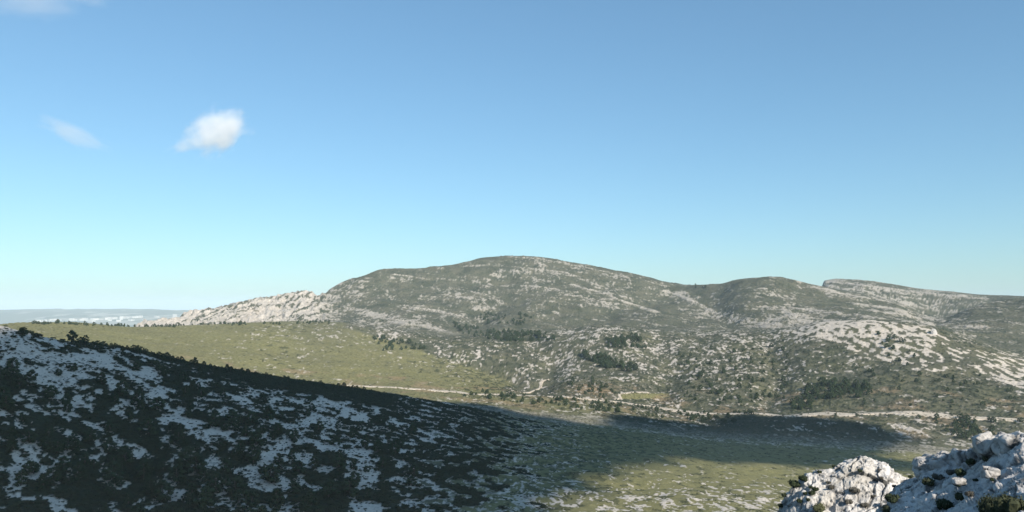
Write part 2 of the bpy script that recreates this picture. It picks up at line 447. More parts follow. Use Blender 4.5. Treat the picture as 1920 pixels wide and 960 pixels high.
G[..., 2] += midh * 6 * np.exp(-(((PX0 - 1100) / 75) ** 2 + ((PY0 - 728) / 22) ** 2))     # mound beside the track

PX, PY = to_pix(G)
elev = (G[..., 2] - CAMZ) / np.hypot(X, Y)
VIS = elev >= np.maximum.accumulate(elev, axis=1) - 1e-4

# ground cover ------------------------------------------------------
rock = np.zeros(X.shape); scree = np.zeros(X.shape); shrub = np.zeros(X.shape); grass = np.zeros(X.shape); soil = np.zeros(X.shape)
RG = np.hypot(X, Y)
LAT = np.radians(AZ)[:, None] * 0 + X      # sideways metres
# near hill: scree with shrub patches on the left, grassy spur on the right
n_big = fbm(X / 12.5 + 0.25 * Y / 15, Y / 13, 2, 21, 0.5)
n_sm = fbm(X / 3.4, Y / 4.2, 3, 25, 0.55)
cov = field(PX, PY, [(0, 625, .25), (60, 660, .42), (150, 650, .55), (100, 700, .33), (200, 680, .30), (250, 715, .42), (40, 740, .75), (150, 720, .60), (300, 690, .75), (350, 720, .85), (420, 715, .85), (60, 800, .82), (150, 800, .90), (250, 800, .86), (330, 770, .70), (400, 760, .60), (470, 740, .55), (540, 730, .62), (600, 745, .42), (520, 790, .70), (640, 770, .40), (700, 770, .62), (580, 800, .60), (370, 815, .66), (520, 840, .42), (560, 815, .48), (450, 860, .72), (640, 850, .62), (680, 880, .55), (760, 800, .66), (800, 850, .82), (860, 830, .76), (900, 880, .92), (150, 880, .86), (80, 890, .62), (300, 880, .88), (400, 890, .72), (250, 930, .93), (60, 930, .9), (500, 920, .72), (620, 920, .95), (700, 920, .9), (850, 940, .72), (780, 955, .55), (1000, 900, .8)], p=1.5)
def run(poly, wid):
    best = np.full(X.shape, 1e9)
    for (x1, y1), (x2, y2) in zip(poly[:-1], poly[1:]):
        vx, vy = x2 - x1, y2 - y1
        t_ = np.clip(((PX - x1) * vx + (PY - y1) * vy) / (vx * vx + vy * vy), 0, 1)
        best = np.minimum(best, np.hypot(PX - x1 - t_ * vx, PY - y1 - t_ * vy))
    return np.exp(-(best / wid) ** 2)
for pl, wd, am in [([(612, 735), (598, 765), (572, 800), (540, 830), (505, 860), (478, 880)], 13, .55), ([(350, 813), (398, 817)], 11, .6), ([(395, 875), (386, 905), (380, 925)], 10, .6), ([(672, 850), (690, 875), (696, 900)], 16, .4), ([(30, 885), (75, 892)], 13, .45), ([(640, 745), (700, 765)], 14, .35), ([(225, 765), (245, 785)], 10, .4), ([(0, 622), (30, 650), (110, 675)], 18, .3), ([(200, 670), (150, 690), (60, 705)], 14, .25), ([(505, 915), (530, 940)], 9, .45), ([(760, 830), (850, 822)], 9, .3)]:
    cov = cov - am * run(pl, wd)
shr_n = smooth(-0.015, 0.015, cov - 0.15 - cdf(n_big + 0.45 * n_sm, 0.40))
w_spur = smooth(780, 1120, PX + 0.35 * (PY - 800) + 90 * n_big) * near               # 0 scree hill .. 1 grass spur
w_crest = smooth(-10, 6, -(PY - (612 + (PX - 0) * 0.176 + 26 * smooth(250, 500, PX)) ) ) * near
shr_n = np.maximum(shr_n, smooth(0.35, 0.8, w_crest + 0.5 * n_big) * smooth(230, 330, PX) * (1 - smooth(700, 800, PX)))
nearm = near * (SS < 7.2)
scree += nearm * smooth(-0.05, 0.05, 0.97 - w_spur - 0.9 * cdf(n_big * 0.6 + n_sm * 0.6, 0.4))
grass += nearm * smooth(0.1, 0.7, w_spur) * 0.95
tiny = smooth(0.0, 0.04, 0.15 - cdf(fbm(X / 1.6, Y / 2.2, 2, 133))) * smooth(-0.3, 0.2, fbm(X / 20, Y / 20, 2, 135))
shrub += nearm * np.maximum(shr_n, tiny) * (1 - smooth(0.25, 0.6, w_spur + 0.35 * n_big))
# stony streaks on the spur, flattened along the slope
n_st = fbm(X / 7, Y / 16, 3, 31)
n_st2 = fbm(X / 2.0, Y / 5.0, 2, 35)
covs = (0.28 + 0.5 * smooth(900, 940, PY)) * field(PX, PY, [(950, 800, .20), (1000, 830, .10), (1100, 830, .07), (1200, 840, .03), (1300, 860, .03), (1450, 850, .02), (850, 790, .38), (950, 860, .25), (1000, 900, .3), (1060, 930, .35), (1150, 940, .34), (1250, 950, .42), (1350, 930, .40), (1430, 950, .45), (1150, 880, .16), (1280, 865, .18), (1250, 895, .13), (1350, 890, .10), (1400, 870, .05), (1250, 915, .22), (1100, 890, .16)])
st = smooth(-0.02, 0.03, covs - cdf(n_st * 0.8 + n_st2 * 0.75, 0.42))
rock += nearm * w_spur * st * 0.9
G[..., 2] += nearm * w_spur * st * 0.1
covd = field(PX, PY, [(880, 860, .7), (950, 930, .45), (1000, 850, .6), (1100, 820, .45), (1300, 830, .3), (1250, 900, .10), (1400, 900, .06), (1400, 950, .22), (1150, 950, .28), (1500, 850, .2)])
sd_ = smooth(-0.03, 0.06, covd - cdf(fbm(X / 6, Y / 9, 3, 38) + 0.3 * n_big, 0.38))
shrub += nearm * w_spur * sd_ * (1 - st) * 0.55

# valley, grassy hill, foothills
mid_m = midh
polyG = [(-300, 560), (640, 560), (640, 612), (700, 630), (780, 655), (880, 690), (960, 716), (940, 735), (1120, 755), (1290, 790), (1700, 830), (1500, 900), (300, 900), (-300, 800)]
gN = fbm(X / 70, Y / 90, 3, 41)
isG = inside(PX + 14 * gN, PY + 6 * gN, polyG).astype(float)
kx = np.linspace(0, 1, 5)
for ax in (0, 1):                           # soften the border
    isG = (np.roll(isG, 2, ax) + np.roll(isG, 1, ax) + isG + np.roll(isG, -1, ax) + np.roll(isG, -2, ax)) / 5
inG = isG
gr = field(PX, PY, [(100, 615, .95), (300, 640, .95), (500, 650, .95), (700, 680, .95), (800, 700, .9), (850, 730, .85), (700, 735, .9), (950, 760, .75), (1100, 775, .6), (1250, 800, .3), (1400, 830, .3), (1550, 800, .4), (1750, 830, .35), (1850, 830, .35), (600, 612, .6)])
grass += mid_m * inG * gr
grass += mid_m * (1 - inG) * np.clip(0.10 + 0.25 * fbm(X / 60, Y / 60, 3, 44), 0, 0.6)
strat = fbm(X / 17 + 0.1 * Y / 20, Y / 24, 3, 51, 0.65)
spk = fbm(X / 4.6, Y / 9.5, 2, 55)
cr = (0.56 - 0.28 * inG * (PY < 745)) * field(PX, PY, [(60, 612, .08), (150, 625, .05), (250, 640, .03), (350, 640, .05), (480, 620, .22), (560, 640, .24), (520, 665, .17), (620, 620, .34), (620, 660, .14), (700, 690, .05), (800, 700, .06), (900, 720, .12), (950, 735, .10), (760, 730, .03),
    (720, 625, .42), (760, 650, .20), (800, 640, .15), (850, 660, .36), (890, 662, .36), (840, 625, .28), (900, 640, .10), (960, 640, .16), (1000, 655, .30), (1050, 640, .48), (1100, 625, .44), (1150, 620, .40), (1200, 640, .34), (1000, 680, .36), (1060, 690, .42), (1100, 665, .50), (1150, 690, .34), (1220, 680, .40), (1250, 700, .36), (1300, 650, .46), (1380, 640, .36), (1330, 700, .36), (1420, 660, .40), (1450, 700, .20), (1340, 730, .36), (1220, 720, .16), (1030, 720, .08), (1150, 730, .10), (1400, 760, .12), (1520, 640, .36), (1560, 690, .15), (1600, 720, .04), (1680, 720, .03), (1750, 740, .04), (1850, 760, .08), (1650, 760, .06), (1500, 755, .06),
    (1200, 795, .20), (1300, 790, .22), (1300, 820, .14), (1480, 845, .30), (1550, 840, .40), (1250, 815, .12), (1400, 800, .05), (1700, 800, .40), (1600, 790, .08), (1780, 830, .22), (1700, 840, .28), (1820, 850, .4), (950, 775, .30), (1080, 790, .30), (1130, 790, .38), (880, 768, .34)], p=1.5)
cr = cr * (0.45 + 1.1 * smooth(-0.35, 0.45, fbm(X / 75, Y / 110, 3, 57)))
rk = smooth(-0.02, 0.04, cr - cdf(0.75 * strat + 0.75 * spk, 0.42))
# the pale scree hill on the right with round shrub patches
polyS = [(1470, 622), (1530, 604), (1620, 598), (1740, 612), (1770, 630), (1800, 655), (1850, 660), (1930, 665), (1960, 740), (1860, 712), (1800, 690), (1740, 705), (1690, 685), (1620, 672), (1560, 640)]
nS = fbm(X / 34, Y / 40, 3, 61)
isS = inside(PX + 12 * nS, PY + 5 * nS, polyS) * mid_m
covS = field(PX, PY, [(1560, 610, .05), (1640, 610, .18), (1720, 620, .30), (1520, 620, .35), (1600, 635, .48), (1680, 640, .42), (1660, 660, .5), (1720, 665, .55), (1780, 650, .75), (1780, 680, .9), (1840, 670, .72), (1880, 690, .55), (1900, 710, .4), (1620, 660, .7), (1700, 695, .8)])
shS = smooth(-0.03, 0.04, covS + 0.03 - cdf(fbm(X / 9, Y / 19, 2, 65, 0.5), 0.42))
scree += isS * (1 - shS) * 0.85
rk = rk * (1 - isS)
rock += mid_m * rk * (0.78 - 0.2 * (spk > 0.2))
G[..., 2] += mid_m * rk * (0.5 + 0.6 * spk)
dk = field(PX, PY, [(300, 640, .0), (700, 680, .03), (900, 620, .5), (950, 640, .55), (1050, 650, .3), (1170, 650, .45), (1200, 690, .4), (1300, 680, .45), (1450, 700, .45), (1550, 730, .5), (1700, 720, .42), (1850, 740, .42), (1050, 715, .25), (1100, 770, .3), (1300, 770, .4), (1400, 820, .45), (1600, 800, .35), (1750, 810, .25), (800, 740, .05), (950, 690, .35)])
shadow_cover = inside(PX + 25 * gN, PY + 5 * gN, [(1140, 776), (1260, 790), (1390, 778), (1500, 783), (1660, 800), (1690, 830), (1620, 850), (1690, 862), (1850, 900), (1500, 870), (1300, 835), (1060, 806), (880, 772), (900, 757), (1010, 782), (1130, 800)]).astype(float)  # valley shadow outline: its shade deepened by painting denser dark shrub cover
dk = dk + 0.65 * shadow_cover; grass *= 1 - 0.75 * shadow_cover * mid_m
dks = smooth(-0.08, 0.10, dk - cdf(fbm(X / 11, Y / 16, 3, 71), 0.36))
shrub += mid_m * dks * (0.62 + 0.2 * shadow_cover) * (1 - rk) * (1 - 0.9 * isS)
G[..., 2] += mid_m * dks * (1 - rk) * (0.5 + 0.7 * fbm(X / 4, Y / 5, 2, 73)) * (1 - isS)
soil += mid_m * np.exp(-(((PX - 1110) / 55) ** 2 + ((PY - 733) / 13) ** 2)) * np.clip(0.5 + fbm(X / 12, Y / 14, 2, 75), 0, 0.8)
soil += mid_m * (SS < 8.6) * 0.55 * smooth(0.05, 0.45, fbm(X / 45, Y / 60, 4, 77))
fld = inside(PX, PY, [(1158, 741), (1180, 738), (1254, 738), (1258, 743), (1230, 748), (1165, 749)]) * mid_m
grass = np.where(fld > 0, 1.0, grass); shrub = np.where(fld > 0, 0, shrub); rock = np.where(fld > 0, 0, rock)

# mountain: limestone beds that dip to the right, cliffs on the left shoulder
q = G[..., 2] + 0.10 * X - 0.02 * Y + 6 * fbm(X / 160, Y / 160, 2, 81)
bed = fbm(q / 9.0, X / 260.0, 3, 83, 0.6)
spm = fbm(X / 7.5, Y / 17, 3, 86, 0.7)
crm = (0.72 + 0.38 * smooth(680, 560, PX)) * (0.35 + 1.3 * smooth(-0.40, 0.5, fbm(X / 120, q / 22.0, 3, 87) + 0.25 * bed) * (PX > 640) + 0.65 * (PX <= 640)) * field(PX, PY, [(280, 605, .95), (340, 600, .85), (400, 590, .62), (400, 602, .9), (470, 575, .55), (470, 598, .85), (510, 585, .9), (540, 560, .55), (560, 580, .72), (600, 575, .60), (590, 600, .62), (640, 545, .50), (640, 575, .42), (690, 530, .30), (660, 595, .40), (720, 520, .08), (730, 575, .36), (700, 560, .26), (780, 540, .22), (800, 520, .07), (800, 595, .42), (850, 575, .22), (880, 500, .06), (900, 550, .20), (870, 545, .26), (950, 490, .12), (960, 520, .30), (1000, 505, .34), (1040, 520, .16), (950, 560, .10), (1020, 560, .30), (1060, 575, .26), (1080, 545, .34), (1130, 560, .40), (1120, 520, .14), (1180, 540, .26), (1200, 530, .10), (1220, 575, .10), (1160, 600, .05), (960, 595, .06), (1270, 560, .52), (1300, 580, .50), (1340, 590, .30), (1250, 545, .28), (1310, 545, .03), (1400, 530, .05), (1360, 560, .10), (1430, 575, .46), (1480, 590, .52), (1440, 600, .55), (1400, 590, .30), (1470, 545, .14), (1530, 560, .12), (1560, 590, .30), (1600, 575, .26), (1620, 560, .34), (1680, 580, .40), (1730, 595, .5), (1650, 600, .36), (1840, 600, .14), (1880, 575, .16), (1900, 600, .16), (1880, 640, .26), (1800, 600, .22), (1800, 620, .3), (1560, 530, .85), (1600, 540, .50), (1650, 548, .52), (1700, 565, .50), (1720, 550, .42), (1800, 560, .40), (1780, 575, .42), (1240, 610, .08)], p=1.7)
nzm = 0.42 * bed + 0.62 * spm + 0.42 * fbm(X / 26, Y / 50, 2, 88)
cliff = smooth(640, 560, PX) * mtn
vert = fbm(X / 11.0, G[..., 2] / 13.0, 3, 91)
nzm = np.where(cliff > 0.5, 0.4 * nzm + 0.75 * vert, nzm)
rm = smooth(-0.03, 0.06, crm - cdf(nzm, 0.44))
def bedline(poly, wid):
    best = np.full(X.shape, 1e9)
    for (x1, y1), (x2, y2) in zip(poly[:-1], poly[1:]):
        vx, vy = x2 - x1, (y2 - y1)
        t_ = np.clip(((PX - x1) * vx + (PY - y1) * vy) / (vx * vx + vy * vy), 0, 1)
        best = np.minimum(best, np.hypot((PX - x1 - t_ * vx) * .3, PY - y1 - t_ * vy))
    return smooth(wid, wid * .5, best + 2.6 * spm) * smooth(-0.1, 0.1, bed + 0.9 * spm)
for pl, wd in [([(955, 482), (1000, 484), (1060, 494), (1130, 509), (1200, 524), (1250, 537)], 1.5), ([(740, 515), (775, 520), (805, 523)], 2.2), ([(845, 540), (880, 546), (910, 553), (935, 564)], 2.6), ([(870, 500), (930, 496), (1000, 505), (1080, 520), (1150, 545)], 1.8), ([(1075, 535), (1130, 550), (1180, 570), (1230, 585)], 3.0), ([(1215, 540), (1260, 548), (1300, 566), (1345, 588)], 4.0), ([(775, 578), (820, 584), (860, 592)], 4.0), ([(735, 605), (790, 610), (855, 628)], 4.0), ([(1000, 505), (1060, 512), (1100, 525)], 2.2),
               ([(1546, 529), (1600, 533), (1680, 543), (1760, 553), (1850, 560)], 2.4), ([(1548, 537), (1620, 546), (1700, 558), (1790, 566)], 2.0), ([(1560, 548), (1640, 562), (1700, 572), (1770, 585)], 2.4), ([(1600, 570), (1680, 580), (1740, 598)], 2.6)]:
    rm = np.maximum(rm, bedline(pl, wd) * mtn)
rock += mtn * rm * (0.46 + 0.24 * smooth(-.3, .3, spm) + 0.2 * cliff)
G[..., 2] += mtn * crest_keep * (rm * (1.6 + 1.6 * spm) + cliff * 5 * vert + 0.9 * fbm(X / 6, Y / 9, 2, 95))
shrub += mtn * (1 - rm) * smooth(-0.1, 0.5, fbm(X / 40, Y / 60, 3, 97)) * 0.35
dots = smooth(0.0, 0.08, 0.22 - cdf(fbm(X / 2.6, Y / 5.5, 2, 131)))
shrub += (mtn * (1 - rm) * 0.65 + midh * (1 - np.clip(rock + scree, 0, 1)) * 0.45 * (1 - 0.6 * inG)) * dots
G[..., 2] += (mtn + midh) * crest_keep * dots * 0.8
wing = smooth(11.2, 11.6, SS) * smooth(505, 470, PX) * smooth(440, 470, PX) * smooth(575, 585, PY)
soil += wing * 0.35
# the round limestone head left of the notch stays rocky
rock = np.clip(rock, 0, 1); scree = np.clip(scree, 0, 1); shrub = np.clip(shrub, 0, 1); grass = np.clip(grass, 0, 1); soil = np.clip(soil, 0, 1)
G[..., 2] += nearm * shrub * (1 - w_spur) * (0.45 + 0.3 * n_sm)

NAMES = [('viewpoint_slope', 0, 4), ('near_hill', 4, 7), ('valley_floor', 7, 8.2), ('foothills', 8.2, 11), ('mountain', 11, 15), ('plateau_ridge', 15, NL - 1)]
for name, s0, s1 in NAMES:
    j0 = int(np.searchsorted(S, s0 - 1e-9)); j1 = int(np.searchsorted(S, s1 - 1e-9)) + 1
    if s1 == NL - 1: j1 = NR
    sub = G[:, j0:j1]
    me = new_mesh(name, sub.reshape(-1, 3), grid_faces(NC, j1 - j0))
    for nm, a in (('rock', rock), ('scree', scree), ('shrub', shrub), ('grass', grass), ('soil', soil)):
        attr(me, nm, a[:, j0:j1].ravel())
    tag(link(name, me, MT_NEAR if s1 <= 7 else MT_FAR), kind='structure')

# the rest of the round: the mountain the viewpoint stands on, behind and beside the camera
AZ2 = np.concatenate([[FAN - 0.03], np.linspace(FAN + 1, 360 - FAN - 1, 190), [360 - FAN + 0.03]])
G2, S2 = land_grid(AZ2, [3, 4, 5, 6, 10, 10, 8, 8, 8, 8, 4, 6, 6, 6, 3, 5, 3])
x2, y2 = G2[..., 0], G2[..., 1]
w2 = smooth(1.5, 4.0, np.broadcast_to(S2[None], x2.shape)) * np.minimum(1, np.minimum(np.arange(len(AZ2)), np.arange(len(AZ2))[::-1]) / 4.0)[:, None]
G2[..., 2] += w2 * (9 * fbm(x2 / 110, y2 / 110, 4, 101) + 2 * fbm(x2 / 25, y2 / 25, 2, 103))
me = new_mesh('viewpoint_mountain', G2.reshape(-1, 3), grid_faces(*G2.shape[:2]))
c2 = smooth(0.0, 0.08, 0.35 - cdf(fbm(x2 / 20, y2 / 20, 3, 105), 0.4)).ravel()
attr(me, 'rock', c2 * 0.9); attr(me, 'shrub', (1 - c2) * 0.4)
for nm in ('scree', 'grass', 'soil'): attr(me, nm, 0 * c2)
tag(link('viewpoint_mountain', me, MT_FAR), kind='structure')

def ground_at(px, py, smin=4.0, smax=15.9):
    """visible land point behind a photograph pixel"""
    a, tn = pix_dir(px, py)
    i = int(np.clip(np.searchsorted(AZ, math.degrees(a)), 0, NC - 1))
    ok = VIS[i] & (S >= smin) & (S <= smax)
    j = np.nonzero(ok)[0]
    return G[i, j[np.argmin(np.abs(PY[i, j] - py))]].copy()

# ------------------------------------------------------------------ coast plain, far hills, sea
az3 = np.linspace(-62, 62, 520)
rr3 = np.concatenate([np.linspace(2600, 9000, 60), np.linspace(9200, 22000, 130)])
a3, r3 = np.meshgrid(np.radians(az3), rr3, indexing='ij')
x3, y3 = r3 * np.sin(a3), r3 * np.cos(a3)
ad = np.degrees(a3)
hz = 22 + 12 * fbm(x3 / 1500, y3 / 1500, 3, 111)
hz += smooth(9500, 16500, r3) * (150 + 45 * fbm(x3 / 2600, y3 / 2600, 4, 113) + 34 * ridged(x3 / 1300, y3 / 1300, 4, 117)) * (1 - smooth(17500, 21500, r3))
hz += smooth(16000, 17500, r3) * (1 - smooth(18000, 21500, r3)) * 28
bay = smooth(-30.6, -31.6, ad + 0.5 * fbm(r3 / 900, ad, 2, 119)) * smooth(7000, 9000, r3) * (1 - smooth(13800, 15200, r3))
hz = hz * (1 - bay) - 12 * bay
hz = np.where(r3 > 21400, -20, hz)
me = new_mesh('coast_plain', np.stack([x3, y3, hz], -1).reshape(-1, 3), grid_faces(*x3.shape))
n3 = fbm(x3 / 420, y3 / 900, 4, 121, 0.6)
wht = smooth(0.05, 0.30, n3 + 0.10 - 0.35 * smooth(12500, 16000, r3) + 0.25 * np.exp(-((ad + 27) / 3.0) ** 2) * (r3 < 15000))
attr(me, 'rock', (wht * 0.42).ravel()); attr(me, 'grass', (0.2 + 0 * n3).ravel()); attr(me, 'shrub', (0.25 * (1 - wht)).ravel())
attr(me, 'scree', 0 * n3.ravel()); attr(me, 'soil', 0 * n3.ravel())
tag(link('coast_plain', me, terrain_material('coast_ground', 90.0)), kind='structure')

m, t, b = mat_new('sea_water')
b.inputs['Base Color'].default_value = (0.02, 0.05, 0.08, 1); b.inputs['Roughness'].default_value = 0.25
bp = nd(t, 'ShaderNodeBump'); bp.inputs['Strength'].default_value = 0.4; bp.inputs['Distance'].default_value = 2.0
t.links.new(noise_node(t, 0.05, 4.0), bp.inputs['Height']); t.links.new(bp.outputs[0], b.inputs['Normal'])
ang = np.linspace(0, 2 * math.pi, 97)[:-1]
V = np.concatenate([np.stack([q_ * np.cos(ang), q_ * np.sin(ang), 0 * ang], 1) for q_ in (2000, 8000, 20000, 40000)])
k = np.arange(96)
Fs = np.concatenate([np.stack([k + 96 * i, (k + 1) % 96 + 96 * i, (k + 1) % 96 + 96 * (i + 1), k + 96 * (i + 1)], 1) for i in range(3)])
tag(link('sea', new_mesh('sea', V, Fs[:, ::-1]), m), kind='structure')

# ------------------------------------------------------------------ haze
def box_mesh(name, lo, hi):
    V = np.array([[x, y, z] for x in (lo[0], hi[0]) for y in (lo[1], hi[1]) for z in (lo[2], hi[2])], float)
    return new_mesh(name, V, np.array([[0, 1, 3, 2], [4, 6, 7, 5], [0, 4, 5, 1], [2, 3, 7, 6], [0, 2, 6, 4], [1, 5, 7, 3]]), False)
m = bpy.data.materials.new('haze_air'); m.use_nodes = True
t = m.node_tree; t.nodes.remove(t.nodes['Principled BSDF'])
pv = nd(t, 'ShaderNodeVolumePrincipled')
pv.inputs['Color'].default_value = (0.74, 0.91, 1.0, 1)
pv.inputs['Density'].default_value = 0.000054
pv.inputs['Anisotropy'].default_value = -0.15
t.links.new(pv.outputs[0], t.nodes['Material Output'].inputs['Volume'])
zmin = min(float(G[..., 2].min()), float(G2[..., 2].min()), float(hz.min())) - 1.0
ztop = max(float(G[..., 2].max()), float(G2[..., 2].max())) + 25.0
hzb = tag(link('haze', box_mesh('haze', (-46000, -46000, zmin), (46000, 46000, ztop)), m), kind='stuff')

# ------------------------------------------------------------------ the valley track
def ribbon(name, pts, wid, mat, lift=0.35, step=6.0):
    P = np.array([ground_at(x, y, 6.2, 10.5) for x, y in pts])
    d = np.concatenate([[0], np.cumsum(np.linalg.norm(np.diff(P[:, :2], axis=0), axis=1))])
    q = np.arange(0, d[-1], step)
    C = np.stack([pchip1(d, P[:, k], q) for k in range(2)], 1)
    wv = 1.1 * np.interp(q, d, wid) * (1 + 0.22 * fbm(q / 23.0, 0 * q, 3, 201))
    T = np.gradient(C, axis=0); T /= np.linalg.norm(T, axis=1)[:, None]
    N = np.stack([-T[:, 1], T[:, 0]], 1)
    C = C + N * (2.0 * fbm(q / 40.0, 0 * q + 5, 2, 203))[:, None]
    us = np.array([-0.5, -0.42, -0.2, 0.0, 0.2, 0.42, 0.5])
    XY = C[:, None, :] + N[:, None, :] * (us[None, :, None] * wv[:, None, None])
    aa = np.degrees(np.arctan2(XY[..., 0], XY[..., 1])); rr_ = np.hypot(XY[..., 0], XY[..., 1])
    Z = np.zeros(aa.shape)
    for i in range(aa.shape[0]):
        for j in range(aa.shape[1]):
            c = int(np.clip(np.searchsorted(AZ, aa[i, j]), 0, NC - 1))
            Z[i, j] = np.interp(rr_[i, j], RG[c], G[c, :, 2])
    k = np.array([.25, .5, .25])
    for _ in range(3): Z = np.apply_along_axis(lambda v: np.convolve(np.pad(v, 1, 'edge'), k, 'valid'), 0, Z)
    Z += lift + np.array([-1.2, 0.1, 0, 0.05, 0, 0.1, -1.2])[None, :]
    V = np.concatenate([XY, Z[..., None]], -1).reshape(-1, 3)
    return tag(link(name, new_mesh(name, V, grid_faces(len(q), len(us))), mat), kind='structure')

m, t, b = mat_new('track_gravel')
t.links.new(ramp(t, noise_node(t, 0.22, 4.0, 0.65), [(0.32, (0.24, 0.20, 0.145)), (0.5, (0.47, 0.40, 0.31)), (0.7, (0.60, 0.52, 0.42))]), b.inputs['Base Color'])
b.inputs['Roughness'].default_value = 0.95
M_TRACK = m
ribbon('track', [(640, 722), (700, 726), (760, 729), (800, 731), (850, 735), (885, 739), (960, 741), (1050, 745), (1110, 750), (1160, 755), (1220, 762), (1250, 768), (1285, 774), (1330, 777), (1400, 776), (1450, 779), (1480, 781), (1530, 777), (1600, 777), (1680, 775), (1720, 776), (1760, 780), (1800, 783), (1860, 785), (1918, 790), (1960, 796)],
       [9, 9, 9, 9, 11, 12, 11, 9, 8, 7, 7, 10, 17, 9, 7, 9, 12, 14, 14, 16, 18, 20, 16, 12, 9, 9], M_TRACK)
ribbon('footpath', [(950, 739), (975, 736), (998, 734), (1010, 728), (1012, 721), (1018, 715), (1030, 711)], [5] * 7, M_TRACK, step=4.0)
ribbon('field_path', [(1150, 750), (1163, 747), (1160, 741), (1180, 737), (1215, 736)], [4.5] * 5, M_TRACK, step=4.0)

# ------------------------------------------------------------------ trees and shrubs
def quads_mesh(name, C, N, size, rg, extra=None):
    """small leaf faces at C, facing roughly N"""
    n = len(C)
    N = N + rg.normal(0, 0.55, (n, 3)); N /= np.linalg.norm(N, axis=1)[:, None] + 1e-9
    T = np.cross(N, rg.normal(0, 1, (n, 3))); T /= np.linalg.norm(T, axis=1)[:, None] + 1e-9
    B = np.cross(N, T)
    s = (np.ones(n) * size) * rg.uniform(0.6, 1.25, n)
    a = (T * s[:, None]); c = (B * (s * rg.uniform(0.45, 0.8, n))[:, None])
    V = np.stack([C - a, C - c * 1.1 + N * 0.15 * s[:, None], C + a, C + c - N * 0.1 * s[:, None]], 1).reshape(-1, 3)
    Fq = np.arange(4 * n).reshape(n, 4)
    if extra is not None:
        Ve, Fe = extra
        Fq = np.concatenate([Fq, Fe + len(V)]); V = np.concatenate([V, Ve])
    return new_mesh(name, V, Fq, False)

def tube(path, radii, k=6):
    path = np.asarray(path, float); V = []; n = len(path)
    for i in range(n):
        d = path[min(i + 1, n - 1)] - path[max(i - 1, 0)]; d /= np.linalg.norm(d) + 1e-9
        u = np.cross(d, [0.3, 0.95, 0.1]); u /= np.linalg.norm(u); v = np.cross(d, u)
        a = np.arange(k) * 2 * math.pi / k
        V.append(path[i] + radii[i] * (np.cos(a)[:, None] * u + np.sin(a)[:, None] * v))
    Fq = []
    for i in range(n - 1):
        for j in range(k):
            Fq.append([i * k + j, i * k + (j + 1) % k, (i + 1) * k + (j + 1) % k, (i + 1) * k + j])
    return np.concatenate(V), np.array(Fq)

def blob_core(c, r, rg, k=6, m=4):
    th = np.linspace(0.15, math.pi - 0.15, m); ph = np.arange(k) * 2 * math.pi / k
    V = np.array([[math.sin(a) * math.cos(p), math.sin(a) * math.sin(p), math.cos(a)] for a in th for p in ph]) * (r * rg.uniform(0.8, 1.15, (m * k, 1))) + c
    Fq = np.array([[i * k + j, (i + 1) * k + j, (i + 1) * k + (j + 1) % k, i * k + (j + 1) % k] for i in range(m - 1) for j in range(k)])
    return V, Fq

def make_pine(seed, h=1.0):
    """a pine one unit high: wood mesh, crown mesh"""
    rg = np.random.default_rng(seed)
    lean = rg.normal(0, 0.05, 2)
    tr = np.array([[0, 0, -0.03], [lean[0] * .3, lean[1] * .3, 0.22], [lean[0], lean[1], 0.5], [lean[0] * 1.2, lean[1] * 1.6, 0.88]])
    Vs, Fs_ = tube(tr, [0.030, 0.024, 0.017, 0.005])
    wood = [(Vs, Fs_)]; cl = []
    nb = int(rg.integers(15, 20)); wide = rg.uniform(0.26, 0.38); low = rg.uniform(0.07, 0.15)
    for i in range(nb):
        f = (i + 0.5) / nb
        zc = low + (0.93 - low) * f
        prof = wide * (0.62 + 0.55 * math.sin(math.pi * min(1, f * 0.9 + 0.12))) * (1 - 0.55 * f ** 3.0)
        a = i * 2.4 + rg.uniform(-.5, .5); rr0 = prof * rg.uniform(0.45, 0.95)
        c = np.array([rr0 * math.cos(a) + lean[0] * zc, rr0 * math.sin(a) + lean[1] * zc, zc])
        cl.append((c, rg.uniform(0.12, 0.18) * (1.15 - 0.45 * f)))
        base = np.array([lean[0] * zc, lean[1] * zc, max(zc - 0.12, 0.1)])
        wood.append(tube([base, (base + c) / 2 + [0, 0, .02], c], [0.011, 0.008, 0.003], 4))
    C = []; N = []; ex = []
    off = 0
    for c, rd in cl:
        n = 30
        d = rg.normal(0, 1, (n, 3)); d /= np.linalg.norm(d, axis=1)[:, None]; d[:, 2] *= 0.75
        C.append(c + d * rd * rg.uniform(0.65, 1.12, (n, 1))); N.append(d + [0, 0, .35])
        V_, F_ = blob_core(c, rd * 0.72, rg, 5, 4); ex.append((V_, F_ + off)); off += len(V_)
    ext = (np.concatenate([e[0] for e in ex]), np.concatenate([e[1] for e in ex]))
    crown = quads_mesh('pine_crown', np.concatenate(C), np.concatenate(N), 0.042, rg, ext)
    crown.materials.append(M_PINE)
    o_ = 0; Vw = []; Fw = []
    for V_, F_ in wood: Vw.append(V_); Fw.append(F_ + o_); o_ += len(V_)
    wm = new_mesh('pine_wood', np.concatenate(Vw), np.concatenate(Fw)); wm.materials.append(M_BARK)
    return wm, crown

